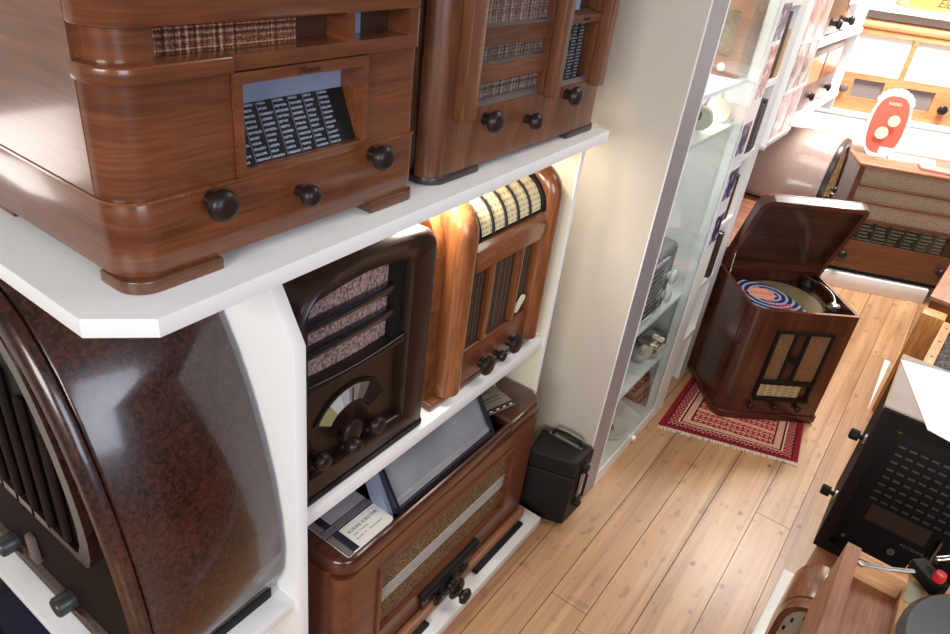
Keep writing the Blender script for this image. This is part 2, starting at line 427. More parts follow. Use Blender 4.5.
    def tube(s, pts, r, seg=8):
        pts = [Vector(p) for p in pts]; rings = []
        for i, p in enumerate(pts):
            t = (pts[min(i + 1, len(pts) - 1)] - pts[max(i - 1, 0)]).normalized()
            up = Vector((0, 0, 1)) if abs(t.z) < .95 else Vector((1, 0, 0))
            e1 = t.cross(up).normalized(); e2 = t.cross(e1)
            rings.append([p + (e1 * math.cos(2 * PI * k / seg) + e2 * math.sin(2 * PI * k / seg)) * r for k in range(seg)])
        return s.loft(rings, True)
    def ball(s, c, r, sc=(1, 1, 1), seg=16):
        q = bmesh.ops.create_uvsphere(s.bm, u_segments=seg, v_segments=seg // 2, radius=r)
        for v in q['verts']: v.co = Vector((v.co.x * sc[0] + c[0], v.co.y * sc[1] + c[1], v.co.z * sc[2] + c[2]))
        return s
    def build(s, name, mat, parent=None, angle=38, loc=None, rz=0):
        me = bpy.data.meshes.new(name)
        s.bm.normal_update(); s.bm.to_mesh(me); s.bm.free()
        for p in me.polygons: p.use_smooth = True
        me.set_sharp_from_angle(angle=math.radians(angle))
        me.materials.append(mat)
        o = bpy.data.objects.new(name, me); COL.objects.link(o)
        if parent is not None: o.parent = parent
        if loc is not None: o.location = loc; o.rotation_euler = (0, 0, rz)
        return o

def tag(o, label, cat, group=None):
    o['label'] = label; o['category'] = cat
    if group: o['group'] = group
    return o
def thing(name, label, cat, loc, rz=0.0, group=None):
    o = bpy.data.objects.new(name, None); COL.objects.link(o)
    o.empty_display_size = 0.05
    o.location = loc; o.rotation_euler = (0, 0, rz)
    return tag(o, label, cat, group)
def struct(o): o['kind'] = 'structure'; return o
def text(name, body, size, mat, parent, mtx, shear=0.0, depth=0.0003, space=1.0, align='CENTER'):
    cu = bpy.data.curves.new(name, 'FONT'); cu.body = body; cu.size = size; cu.shear = shear
    cu.extrude = depth; cu.align_x = align; cu.align_y = 'CENTER'; cu.space_character = space
    t = bpy.data.objects.new(name + '_curve', cu); COL.objects.link(t)
    dg = bpy.context.evaluated_depsgraph_get()
    me = bpy.data.meshes.new_from_object(t.evaluated_get(dg)); bpy.data.objects.remove(t); bpy.data.curves.remove(cu)
    me.transform(mtx); me.materials.clear(); me.materials.append(mat)
    o = bpy.data.objects.new(name, me); COL.objects.link(o)
    if parent is not None: o.parent = parent
    return o
FRONT = Matrix.Rotation(PI / 2, 4, 'X')       # text standing on a front that faces -y

def knob(parent, x, z, r, y=0.0, length=0.034, mat=None, name='knob'):
    b = MB()
    b.lathe([(r * .55, 0), (r * .5, length * .35), (r * .8, length * .45), (r, length * .58), (r * .98, length * .78), (r * .8, length * .93), (r * .45, length), (0, length * 1.01)], (x, y, z), (0, -1, 0), 28)
    return b.build(name, mat or M['knob'], parent)

# ------------------------------------------------------------------ setting
seams = [-1.60, -1.48, -1.36, -1.24, -1.11, -0.98, -0.85, -0.715, -0.578, -0.453, -0.336, -0.212, -0.07, 0.05, 0.175, 0.30, 0.43, 0.56, 0.69, 0.82, 0.95, 1.08, 1.21, 1.34, 1.47, 1.60, 1.73]
def build_floor():
    bm = bmesh.new(); vals = []
    rnd = random.Random(3)
    for a, b in zip(seams[:-1], seams[1:]):
        cuts = [-1.0, rnd.uniform(-.5, .6), rnd.uniform(2.9, 4.2), 6.6]
        if abs(a + 0.453) < .01: cuts = [-1.0, 1.36, 6.6]
        if abs(a + 0.336) < .01: cuts = [-1.0, 1.30, 6.6]
        if abs(a + 0.07) < .01: cuts = [-1.0, 2.13, 6.6]
        for c, d in zip(cuts[:-1], cuts[1:]):
            q = bmesh.ops.create_cube(bm, size=1.0); g = 0.0011
            for v in q['verts']:
                v.co = Vector((a + g + (v.co.x + .5) * (b - a - 2 * g), c + g + (v.co.y + .5) * (d - c - 2 * g), -0.025 + (v.co.z + .5) * 0.025))
            vals += [rnd.random()] * 6
    q = bmesh.ops.create_cube(bm, size=1.0)
    for v in q['verts']: v.co = Vector((0.05 + v.co.x * 3.4, 2.8 + v.co.y * 7.6, -0.05 + v.co.z * .046))
    vals += [0.0] * 6
    me = bpy.data.meshes.new('floor'); bm.to_mesh(me); bm.free()
    at = me.attributes.new('board', 'FLOAT', 'FACE')
    for i, v in enumerate(vals): at.data[i].value = v
    me.materials.append(M['floor'])
    o = bpy.data.objects.new('floor', me); COL.objects.link(o); return struct(o)
build_floor()
struct(MB().box(-1.56, -1.50, -0.6, 6.2, 0, 2.7).build('wall_left', M['plaster']))
RB = math.radians(-66.5 + 90)                 # yaw of the far wall and what stands along it
B7 = Vector((-0.246, 4.308, 0)); U7 = Vector((math.cos(RB), math.sin(RB), 0)); N7 = Vector((math.sin(RB), -math.cos(RB), 0))
def at7(u, d, z=0.0): return B7 + U7 * u + N7 * d + Vector((0, 0, z))
struct(MB().box(-1.9, 2.1, 0.80, 0.86, 0, 2.7).build('wall_back', M['plaster'], None, loc=B7, rz=RB))

# ------------------------------------------------------------------ white shelving unit
YD0, YD1 = 0.612, 0.638
unit = thing('shelving_unit', 'white laminate open shelving unit holding the six large old radios on the left', 'shelf', (-1.1, 0.95, 0))
def L(o): o.location = (1.1, -0.95, 0); return o     # shelving parts are written in world metres
top_pts = [(-0.680, 1.575), (-1.48, 1.575), (-1.48, 0.312), (-0.708, 0.312), (-0.652, 0.372)]
L(MB().prism(top_pts, 'z', 1.264, 1.29, 0.0015).build('top_board', M['white'], unit))
dv = [(-0.702, 0.0), (-0.702, 1.103), (-0.795, 1.2635), (-1.48, 1.2635), (-1.48, 0.0)]
L(MB().prism([(p[0], p[1]) for p in dv], 'y', YD0, YD1, 0.001).build('divider', M['white'], unit))
L(MB().prism([(-0.722, 0.0), (-0.722, 1.2635), (-1.48, 1.2635), (-1.48, 0.0)], 'y', 1.532, 1.55, 0.001).build('end_panel', M['cream'], unit))
L(MB().box(-0.7225, -0.7195, 1.5315, 1.5505, 0.045, 1.2635).build('edge_strip', M['white'], unit))
L(MB().box(-1.48, -0.722, 0.6385, 1.5315, 0.662, 0.697, 0.001).build('middle_board', M['white'], unit))
L(MB().box(-1.48, -0.712, 0.283, 0.6115, 0.468, 0.49, 0.001).build('end_board', M['white'], unit))
L(MB().box(-1.48, -0.615, 0.6385, 1.55, 0.004, 0.041, 0.001).build('bottom_board', M['white'], unit))
L(MB().box(-1.498, -1.481, 0.312, 1.575, 0.0, 1.2635).build('back_panel', M['cream'], unit))

# ------------------------------------------------------------------ radio 1: wide walnut table radio
def radio_wide():
    t = thing('table_radio', 'wide glossy walnut table radio with slanted station scale, nearest on the top shelf', 'radio', (-0.706, 0.384, 1.29), PI / 2)
    Wd, D = 0.492, 0.36; R = 0.046; RS = 0.014; X0 = -0.009; CY = 0.047
    wx, wy = W['walnuth'], W['walnuty']
    body = MB()
    body.prism(rr(X0, Wd, 0, D, (R, RS, .01, .01)), 'z', 0.018, 0.112, 0.0015)
    fp = lambda i, r: rr(i, Wd - i, i, 0.07, (r, r, 0, 0))
    # upper case behind the front; side cheeks flush with the base
    body.box(X0, Wd, CY, D, 0.112, 0.42)
    # middle storey: left panel, right panel, backing
    body.prism(rr(X0 + .0005, 0.147, 0.003, CY + .001, (R * .98, 0, 0, 0)), 'z', 0.112, 0.2435)
    body.prism(rr(0.372, Wd - 0.001, 0.004, CY + .001, (0, RS, 0, 0)), 'z', 0.112, 0.2435)
    # upper storey above the grille slot
    body.prism(rr(X0, Wd, 0, CY + .001, (R, RS, 0, 0)), 'z', 0.297, 0.42, 0.004)
    # neck corners of the grille storey
    body.prism(rr(X0 + 0.009, 0.062, 0.010, CY, (R * .78, 0.004, 0, 0)), 'z', 0.262, 0.298)
    body.prism(rr(0.461, Wd, 0.0, CY + .001, (0, RS, 0, 0)), 'z', 0.262, 0.298)
    body.box(0.335, 0.348, 0.0, CY + .001, 0.262, 0.298)
    body.prism(rr(0.02, Wd, 0, CY + .001, (0.02, RS, 0, 0)), 'z', 0.2436, 0.2619)
    cab = body.build('cabinet', wx, t)
    MB().prism(rr(X0 - .003, 0.1475, -0.006, CY, (R, 0, 0, 0)), 'z', 0.2425, 0.2626, 0.004, 3).build('moulding', wx, t)
    MB().prism(rr(X0 - 0.0015, Wd + .0015, -0.0015, D, (R, RS, .01, .01)), 'z', 0.1105, 0.114).build('bead', W['ambery'], t)
    # frame of the scale: projecting surround
    MB().plate('y', -0.004, CY, 0.148, 0.374, 0.1145, 0.2425, [(0.159, 0.364, 0.124, 0.229)]).build('scale_surround', W['walnutx'], t)
    MB().box(0.1405, 0.1475, 0.004, 0.0055, 0.115, 0.242).build('shadow_gap', M['matteblk'], t)
    # the scale glass leans back inside
    g = MB().prism([(0.006, 0.1245), (0.010, 0.1245), (0.040, 0.190), (0.036, 0.190)], 'x', 0.1595, 0.333)
    g.build('station_scale', M['blackdial'], t)
    MB().prism([(0.008, 0.1245), (0.012, 0.1245), (0.042, 0.190), (0.038, 0.190)], 'x', 0.3335, 0.3635).build('scale_end', M['matteblk'], t)
    MB().box(0.1595, 0.3635, 0.0405, 0.0445, 0.1905, 0.2285).build('pale_strip', M['paleblue'], t)  # pale blue strip above the leaning scale
    MB().box(0.0625, 0.270, 0.028, 0.032, 0.262, 0.2965).build('speaker_cloth', M['tweed'], t)
    MB().box(0.270, 0.3345, 0.040, 0.0465, 0.262, 0.2965).build('slot_lining', W['darkwoodx'], t)
    MB().box(0.3985, 0.4605, 0.042, 0.0465, 0.262, 0.2965).build('slot_lining', W['darkwoodx'], t)
    MB().box(0.3485, 0.398, 0.038, 0.0465, 0.262, 0.2965).build('indicator_window', M['paleblue'], t)
    text('maker_script', 'Menuet', 0.0115, M['goldink'], t, Matrix.Translation((0.262, -0.0065, 0.2355)) @ FRONT, 0.35)
    for x, z, r in ((0.107, 0.0965, 0.0205), (0.2465, 0.0735, 0.0155), (0.391, 0.0975, 0.0200)): knob(t, x, z, r, 0.0, 0.036)
    for a, b, r4 in ((X0 + .005, 0.112, (.036, 0, 0, 0)), (0.395, Wd + .002, (0, .02, 0, 0))):
        MB().prism(rr(a - .007, b + .002, -0.006, 0.06, r4), 'z', 0.0005, 0.0178, 0.002).build('foot', W['backx'], t)
    MB().box(0.0, 0.09, D - .07, D, 0.0005, 0.0178, .002).build('foot', W['backx'], t)
    MB().box(Wd - .09, Wd, D - .07, D, 0.0005, 0.0178, .002).build('foot', W['backx'], t)
radio_wide()

# ------------------------------------------------------------------ radio 2: slatted walnut radio
def radio_slatted():
    t = thing('table_radio', 'walnut table radio with horizontal grille slats beside an upright scale, far end of top shelf', 'radio', (-0.712, 0.932, 1.29), PI / 2)
    Wd, D = 0.612, 0.30; H = 0.43
    c = MB()
    c.prism(rr(0, Wd, 0.035, D, (0.04, 0.03, .01, .01)), 'z', 0.014, H, 0.004)
    c.box(0.1115, 0.5405, 0, 0.036, 0.014, 0.122)
    c.prism(rr(0, 0.112, 0, 0.036, (0.034, 0, 0, 0)), 'z', 0.014, H)
    c.box(0.345, 0.402, 0, 0.036, 0.122, H)
    c.prism(rr(0.540, Wd, 0, 0.036, (0, 0.02, 0, 0)), 'z', 0.014, H)
    c.box(0.11, 0.546, 0, 0.036, 0.39, H)
    c.build('cabinet', W['walnut2z'], t)
    for x0, x1 in ((0.046, 0.086), (0.345, 0.378), (0.540, 0.574)):
        MB().prism(rr(x0, x1, 0.1125, H, (0.006, 0.006, 0, 0)), 'y', -0.024, 0.0, 0.003).build('pilaster', W['walnut2z'], t)
    for z0, z1 in ((0.335 - .012, 0.352), (0.225, 0.256), (0.163, 0.194)):
        MB().prism([(0.003, z0), (0.003, z1), (0.018, z1 + .002), (0.018, z0)], 'x', 0.1125, 0.3445).build('grille_slat', W['walnut2x'], t)
    MB().prism([(0.001, 0.1225), (0.018, 0.1225), (0.018, 0.129)], 'x', 0.1125, 0.3445).build('sill', M['dust'], t)
    for z in (0.257, 0.195, 0.353):
        MB().prism([(0.0035, z - .0005), (0.018, z + .0013), (0.018, z + .0025), (0.0035, z + .0008)], 'x', 0.113, 0.344).build('slat_top', M['dust'], t)
    MB().box(0.1125, 0.3445, 0.0185, 0.0225, 0.1295, 0.389).build('speaker_cloth', M['tweed2'], t)
    MB().prism([(-0.006, 0.247), (-0.006, 0.262), (0.034, 0.268), (0.034, 0.247)], 'x', 0.4025, 0.5395).build('cross_ledge', W['walnut2x'], t)
    MB().prism([(0.001, 0.1225), (0.012, 0.1225), (0.012, 0.130)], 'x', 0.4025, 0.5395).build('scale_sill', M['dust'], t)
    MB().box(0.4025, 0.498, 0.0105, 0.0145, 0.1305, 0.2465).build('station_scale', M['sidedial'], t)
    MB().box(0.4025, 0.46, 0.0105, 0.0145, 0.269, 0.389).build('indicator_glass', M['paleblue'], t)
    MB().box(0.4985, 0.5395, 0.0305, 0.0345, 0.137, 0.2465).build('scale_lining', W['darkwoodx'], t)
    MB().box(0.4605, 0.5395, 0.0305, 0.0345, 0.269, 0.389).build('window_lining', W['darkwoodx'], t)
    text('maker_badge', 'Mende', 0.011, M['goldink'], t, Matrix.Translation((0.468, -0.0068, 0.2545)) @ FRONT, 0.3)
    for x, z, r in ((0.148, 0.100, 0.021), (0.296, 0.076, 0.017), (0.447, 0.1045, 0.0205)): knob(t, x, z, r, 0.0, 0.036)
    for a, b, r4 in ((0.0, 0.14, (0.04, 0, 0, 0)), (0.485, Wd + .01, (0, .03, 0, 0))):
        MB().prism(rr(a - .002, b + .001, -0.004, 0.1, r4), 'z', 0.0005, 0.0138, 0.002).build('foot', M['foot'], t)
    for a in (0.02, 0.50): MB().box(a, a + .09, D - .06, D, 0.0005, 0.0138).build('foot', M['foot'], t)
radio_slatted()

# ------------------------------------------------------------------ radio 3: black moulded radio with fan scale
def arch_top(x0, x1, zb, zt, rl, rr_, rise=0.012, n=10):
    pts = [(x0, zb), (x1, zb)]
    for i in range(n + 1):
        a = .5 * PI * i / n; pts.append((x1 - rr_ + rr_ * math.cos(a), zt - rr_ + rr_ * math.sin(a)))
    m = 10
    for i in range(1, m):
        s = i / m; x = (x1 - rr_) + (x0 + rl - x1 + rr_) * s; pts.append((x, zt + rise * math.sin(PI * s)))
    for i in range(n + 1):
        a = .5 * PI + .5 * PI * i / n; pts.append((x0 + rl + rl * math.cos(a), zt - rl + rl * math.sin(a)))
    return pts
def radio_black():
    t = thing('table_radio', 'dark brown moulded radio with fan-shaped scale and mauve cloth on the middle shelf', 'radio', (-0.745, 0.643, 0.697), PI / 2)
    o1 = arch_top(0, 0.372, 0.012, 0.492, 0.115, 0.045); i1 = arch_top(0.034, 0.305, 0.055, 0.446, 0.032, 0.02, 0.012)
    i2 = arch_top(0.040, 0.299, 0.061, 0.440, 0.028, 0.017, 0.012)
    o0 = arch_top(0.012, 0.360, 0.020, 0.482, 0.105, 0.04); o2 = arch_top(0.004, 0.368, 0.014, 0.488, 0.11, 0.043)
    Y = lambda pts, y: [(p[0], y, p[1]) for p in pts]
    sh = MB()
    sh.loft([Y(i2, 0.046), Y(i2, 0.006), Y(i1, -0.004), Y(o0, -0.010), Y(o2, -0.004), Y(o1, 0.008), Y(o1, 0.20), Y(arch_top(0.02, 0.352, 0.014, 0.47, 0.11, 0.05), 0.24)], False)
    sh.box(0.02, 0.352, 0.195, 0.238, 0.014, 0.36)
    sh.build('case', M['brownblk'], t, 50)
    MB().prism(arch_top(0.0405, 0.2985, 0.262, 0.4395, 0.028, 0.017, 0.011), 'y', 0.030, 0.034).build('speaker_cloth', M['pebble'], t)
    MB().box(0.268, 0.2995, 0.012, 0.0295, 0.25, 0.436).build('grille_cheek', M['matteblk'], t)
    for z in (0.377, 0.322):
        MB().box(0.0405, 0.2675, 0.010, 0.029, z - .003, z + .015, .003).build('grille_bar', M['bluebezel'], t)
    # swelling lip under the grille
    lip = [(0.0405, 0.252), (0.299, 0.252), (0.299, 0.272)] + [(0.299 - 0.2585 * i / 10, 0.272 - 0.008 * math.sin(PI * i / 10)) for i in range(1, 10)] + [(0.0405, 0.272)]
    MB().prism(lip, 'y', 0.0, 0.034, 0.004, 3).build('grille_lip', M['blk'], t)
    MB().box(0.0405, 0.2985, 0.018, 0.045, 0.0615, 0.2515).build('control_panel', M['brownblk'], t)
    # fan scale
    cx, cz = 0.160, 0.102
    def fan(a0, a1, r0, r1, n=10):
        P = [(cx + r1 * math.cos(a0 + (a1 - a0) * i / n), cz + r1 * math.sin(a0 + (a1 - a0) * i / n)) for i in range(n + 1)]
        return P + [(cx + r0 * math.cos(a1 + (a0 - a1) * i / n), cz + r0 * math.sin(a1 + (a0 - a1) * i / n)) for i in range(n + 1)]
    d2 = math.radians
    bz = MB().prism(fan(d2(20), d2(150), 0.060, 0.110, 24), 'y', 0.0135, 0.0175, 0.001).build('scale_bezel', M['blk'], t)
    fs = [(d2(124), d2(146), rgb(150, 146, 100)), (d2(106), d2(123.5), rgb(186, 188, 188)), (d2(94), d2(105.5), rgb(160, 164, 178)), (d2(76), d2(93.5), rgb(128, 116, 112)), (d2(60), d2(75.5), rgb(76, 76, 76))]
    for i, (a, b, c) in enumerate(fs):
        MB().prism(fan(a, b, 0.066, 0.103), 'y', 0.0115, 0.0133).build('scale_segment', plain('fan_scale_%d' % i, c, 0.25, coat=0.6), bz)
    MB().prism(fan(d2(24), d2(59.5), 0.066, 0.105), 'y', 0.0115, 0.0133).build('scale_segment', M['matteblk'], bz)
    MB().box(cx + .002, cx + .004, .010, .0112, cz + .03, cz + .100).build('pointer', M['ink'], bz)
    for x, z, r, ln in ((0.150, 0.108, 0.027, .030), (0.140, 0.085, 0.018, .05), (0.216, 0.088, 0.020, .04), (0.064, 0.090, 0.019, .04)):
        knob(t, x, z, r, 0.0178, ln)
    MB().prism(rr(-0.003, 0.375, -0.014, 0.22, (.02, .02, 0, 0)), 'z', 0.0005, 0.0135, 0.004).build('base_lip', M['blk'], t)
    MB().box(0.05, 0.32, 0.242, 0.2445, 0.06, 0.35).build('rear_panel', M['tan'], t)
radio_black()

# ------------------------------------------------------------------ radio 4: amber tombstone radio with roller scale
def radio_amber():
    t = thing('table_radio', 'amber walnut upright radio with yellow ribbed roller scale, right end of middle shelf', 'radio', (-0.722, 1.01, 0.697), PI / 2)
    x0, x1 = 0.076, 0.492
    MB().box(x0 - .034, x1 + .008, 0.022, 0.20, 0.0005, 0.019, 0.003).build('base_plinth', W['walnuty'], t)
    c = MB()
    def wf(z):     # waterfall front: y of the front at height z
        return 0.0 if z < 0.43 else 0.075 - math.sqrt(max(0, 0.075 ** 2 - (z - 0.43) ** 2))
    prof = [(0.19, 0.019), (0.028, 0.019), (0.028, 0.375), (0.045, 0.40), (0.19, 0.40)]
    c.prism([(0.19, 0.0195), (0.05, 0.0195), (0.05, 0.40), (0.058, 0.44), (0.078, 0.474), (0.11, 0.492), (0.19, 0.492)], 'x', x0 - .032, x1 + .024)
    c.build('case', W['ambery'], t)
    def pillar(a, b):
        rings = []
        N_ = 14
        for k in range(N_ + 1):
            z = 0.026 if k == 0 else 0.026 + (0.505 - 0.026) * k / N_
            rings.append(None)
        rings = []
        zs = [0.026, 0.03] + [0.03 + 0.40 * i / 4 for i in range(1, 5)]
        sec = [(0.0, 0.055)] + [( (b - a) / 2 - (b - a) / 2 * math.cos(PI * i / 12), 0.030 - 0.030 * math.sin(PI * i / 12)) for i in range(13)] + [(b - a, 0.055)]
        for z in zs: rings.append([(a + s, y, z) for s, y in sec])
        for i in range(1, 9):
            th = .5 * PI * i / 8
            rings.append([(a + s, 0.078 - (0.078 - y) * math.cos(th), 0.43 + (0.078 - y) * math.sin(th)) for s, y in sec])
        rings.append([(a + s, 0.188, 0.43 + (0.078 - y)) for s, y in sec])
        m = MB(); m.loft(rings, True, True)
        return m
    for a, b in ((x0, x0 + .068), (x1 - .060, x1)):
        pillar(a, b).build('pillar', W['amberz'], t, 50)
    i0, i1 = x0 + .066, x1 - .058
    MB().box(i0, i1, 0.022, 0.051, 0.0195, 0.118, 0.006, 3).build('knob_panel', W['cherryx'], t)
    MB().prism([(0.010, 0.335), (0.051, 0.335), (0.051, 0.40), (0.022, 0.385), (0.010, 0.37)], 'x', i0, i1, 0.002).build('cross_rail', W['amberx'], t)
    MB().box(i0, i1, 0.038, 0.0498, 0.1185, 0.3345).build('speaker_cloth', M['hessian'], t)
    for a in (0.222, 0.346):
        MB().box(a, a + .019, 0.020, 0.0375, 0.1185, 0.3345, 0.003).build('grille_bar', W['amberz'], t)
    # roller scale: curved yellow drum behind five ribs
    def roll(y_c, z_c, r, a0, a1, n=10):
        P = [(y_c - r * math.cos(a0 + (a1 - a0) * i / n), z_c + r * math.sin(a0 + (a1 - a0) * i / n)) for i in range(n + 1)]
        return P
    P = roll(0.108, 0.402, 0.080, 0.05, 1.45); Q = roll(0.108, 0.402, 0.070, 0.05, 1.45)
    rs = MB().prism(P + Q[::-1], 'x', i0 + .022, i1 - .014).build('roller_scale', M['yellowdial'], t)
    P2 = roll(0.108, 0.402, 0.0845, 0.02, 1.5); Q2 = roll(0.108, 0.402, 0.081, 0.02, 1.5)
    wsp = (i1 - i0 - .036) / 5
    for k in range(1, 5):
        xx = i0 + .022 + wsp * k
        MB().prism(P2 + Q2[::-1], 'x', xx - .0035, xx + .0035).build('scale_rib', M['ink'], rs)
    P3 = roll(0.108, 0.402, 0.088, -0.02, 1.55); Q3 = roll(0.108, 0.402, 0.068, -0.02, 1.55)
    for a, b_ in ((i0, i0 + .0215), (i1 - .0135, i1)): MB().prism(P3 + Q3[::-1], 'x', a, b_).build('scale_surround', M['matteblk'], t)
    MB().box(i0, i1, 0.026, 0.05, 0.4005, 0.404).build('scale_sill', M['matteblk'], t)
    MB().box(x0 + .06, x1 - .06, 0.105, 0.19, 0.4885, 0.503, .004).build('top_rail', W['amberx'], t)
    for x, z, r in ((0.234, 0.049, 0.026), (0.297, 0.048, 0.015), (0.362, 0.053, 0.0265)): knob(t, x, z, r, 0.022, 0.034)
    MB().prism(rr(-0.013, 0.013, -0.027, 0.027, 0.012), 'y', -0.0015, 0.0015, mat=Matrix.Translation((0.394, 0.028, 0.150)) @ Matrix.Rotation(0.5, 4, 'Y') @ Matrix.Rotation(0.12, 4, 'X')).build('price_tag', M['ivory'], t)
radio_amber()

# ------------------------------------------------------------------ radio 5: big low cabinet with lifted glass scale
def radio_low():
    o = Vector((-0.678, 0.712, 0.0412))
    t = thing('table_radio', 'large low cherry wood radio with tilted glass scale on its top, on the bottom shelf', 'radio', o, PI / 2)
    Wd, D, H = 0.815, 0.33, 0.475
    c = MB()
    # case with rounded corners; front opening left for the cloth
    c.prism(rr(0, Wd, 0.022, D, (.05, .05, .02, .02)), 'z', 0.012, H - .05, 0.0)
    c.prism(rr(0, 0.122, 0, 0.04, (.035, 0, 0, 0)), 'z', 0.012, H - .05)
    c.prism(rr(0.672, Wd, 0, 0.04, (0, .035, 0, 0)), 'z', 0.012, H - .05)
    c.box(0.121, 0.673, 0, 0.04, 0.012, 0.137); c.box(0.121, 0.673, 0, 0.04, 0.370, H - .05)
    c.build('case', W['cherryx'], t)
    # top: four pieces around the well
    tp = MB()
    w0, w1, d0, d1 = 0.170, 0.640, 0.022, 0.24
    tp.prism([(0, .05)] + [(0.05 - .05 * math.cos(.5 * PI * i / 8), .05 - .05 * math.sin(.5 * PI * i / 8)) for i in range(1, 9)] + [(w0, 0), (w0, D), (0, D)], 'z', H - .05, H, 0.012, 3)
    tp.prism([(w1, 0)] + [(Wd - .05 + .05 * math.sin(.5 * PI * i / 8), .05 - .05 * math.cos(.5 * PI * i / 8)) for i in range(9)] + [(Wd, D), (w1, D)], 'z', H - .05, H, 0.012, 3)
    tp.box(w0 - .02, w1 + .02, 0.001, d0, H - .05, H - .001, 0.012, 3); tp.box(w0 - .012, w1 + .012, d1, D - .001, H - .05, H - .0005)
    tp.build('top', W['mahogx'], t)
    MB().box(w0, w1, d0, d1, H - .0495, H - .044).build('scale_well', M['matteblk'], t)
    # tilted scale housing
    piv = Matrix.Translation((0, 0.020, H + .002)) @ Matrix.Rotation(math.radians(58), 4, 'X')
    x0, x1, Lh = 0.188, 0.570, 0.150
    b = MB(); b.ringframe([(x0, 0), (x1, 0), (x1, Lh), (x0, Lh)], [(x0 + .008, .010), (x1 - .008, .010), (x1 - .008, Lh - .006), (x0 + .008, Lh - .006)], 'z', -0.012, 0.010)
    b.box(x0, x1, 0.006, Lh, -0.03, -0.0125)
    bmesh.ops.transform(b.bm, matrix=piv, verts=b.bm.verts)
    hs = b.build('scale_housing', M['bluebezel'], t)
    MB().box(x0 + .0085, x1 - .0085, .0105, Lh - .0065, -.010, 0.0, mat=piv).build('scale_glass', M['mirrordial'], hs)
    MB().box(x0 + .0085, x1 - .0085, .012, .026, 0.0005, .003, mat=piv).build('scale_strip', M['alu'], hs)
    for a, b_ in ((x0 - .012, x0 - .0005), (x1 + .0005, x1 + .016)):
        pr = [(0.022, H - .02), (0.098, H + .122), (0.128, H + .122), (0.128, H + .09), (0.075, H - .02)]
        MB().prism(pr, 'x', a, b_).build('housing_cheek', M['bluebezel'] if a > .4 else M['paleblue'], hs)  # left cheek paler: its bright reflection is put into the colour
    # front
    MB().box(0.1225, 0.6715, 0.012, 0.0215, 0.1375, 0.3695).build('speaker_cloth', M['speckle'], t)
    fr = MB(); fr.ringframe([(0.115, 0.130), (0.679, 0.130), (0.679, 0.377), (0.115, 0.377)], [(0.125, 0.139), (0.670, 0.139), (0.670, 0.368), (0.125, 0.368)], 'y', -0.006, 0.006)
    fr.build('grille_frame', W['cherryx'], t)
    for k in range(4):
        z = 0.222 + k * .0125
        MB().box(0.1255, 0.6695, 0.0085, 0.0118, z, z + .0035).build('trim_strip', M['silvertape'], t)
    MB().box(0.280, 0.532, -0.022, 0.010, 0.098, 0.128, 0.008, 3).build('control_hood', M['matteblk'], t)
    MB().prism([(0.300, 0.016), (0.500, 0.016), (0.524, 0.098), (0.288, 0.098)], 'y', -0.010, -0.0005, 0.002).build('control_plate', W['darkwoodz'], t)
    MB().lathe([(.043, 0), (.043, .008), (.034, .012)], (0.405, -0.0105, 0.056), (0, -1, 0), 32).build('knob_ring', M['softblk'], t)
    kx = 0.405
    knob(t, kx, 0.056, 0.032, -0.022, 0.030); knob(t, kx - .003, 0.054, 0.023, -0.05, 0.034)
    knob(t, kx + .058, 0.072, 0.017, -0.010, 0.02); knob(t, kx - .058, 0.048, 0.017, -0.010, 0.02)
    MB().box(0.02, Wd - .02, -0.022, 0.0, 0.012, 0.046, 0.006).build('base_moulding', W['rosex'], t)
    MB().box(0.52, 0.77, -0.036, 0.30, 0.0005, 0.0118, .002).build('foot', M['matteblk'], t)
    MB().box(0.06, 0.30, -0.036, 0.30, 0.0005, 0.0118, .002).build('foot', M['matteblk'], t)
    # cards lying on the top
    k = thing('printed_card', 'grey and white striped printed card on the low radio, left of its glass scale', 'card', o + Vector((-0.014, 0.030, H + .0006)), PI / 2)
    cw, cd = 0.146, 0.150
    MB().prism(rr(0, cw, 0, cd, (.004, .012, .004, .004)), 'z', 0, 0.0022).build('card_sheet', M['paper'], k)
    MB().box(0.0, 0.017, 0.0, cd, 0.0023, 0.0027).build('card_edge', M['grey'], k)
    MB().box(0.017, 0.036, 0.003, cd - .02, 0.0023, 0.0028).build('card_stripe', M['navyink'], k)
    MB().box(0.0, cw, 0.067, 0.090, 0.0029, 0.0034).build('card_stripe', M['navyink'], k)
    for q in range(4): MB().box(0.0, cw, 0.071 + q * .0047, 0.0721 + q * .0047, 0.0035, 0.0038).build('fine_line', M['silvertape'], k)
    MB().box(0.036, cw - .001, 0.0905, cd - .001, 0.0023, 0.0027).build('card_panel', plain('mauve_grey_card', rgb(176, 170, 180), 0.6), k)
    text('lettering', 'SUSAN KIRSTER', 0.0115, M['ink'], k, Matrix.Translation((0.090, 0.047, 0.0023)), 0, 0.0002, 1.12)
    text('lettering', 'Radio - Techniker', 0.006, M['grey'], k, Matrix.Translation((0.072, 0.034, 0.0023)), 0, 0.0002)
    text('lettering', 'Bauteilnr. 75  -  Schwarzenbach', 0.0062, M['grey'], k, Matrix.Translation((0.086, 0.022, 0.0023)), 0, 0.0002)
    k2 = thing('museum_card', 'olive grey card with round emblem on the low radio, right of its glass scale', 'card', o + Vector((-0.068, 0.625, H + .0006)), math.radians(75))
    MB().prism(rr(0, 0.10, 0, 0.16, (.002, .002, .04, .01)), 'z', 0, 0.002).build('card_sheet', plain('olive_grey_card', rgb(138, 126, 112), 0.5), k2)
    MB().lathe([(.021, 0), (.021, .0004)], (0.045, 0.122, 0.0021), (0, 0, 1), 24).build('emblem_ring', M['paper'], k2)
    MB().lathe([(.013, 0), (.013, .0004)], (0.045, 0.122, 0.0026), (0, 0, 1), 24).build('emblem', M['navyink'], k2)
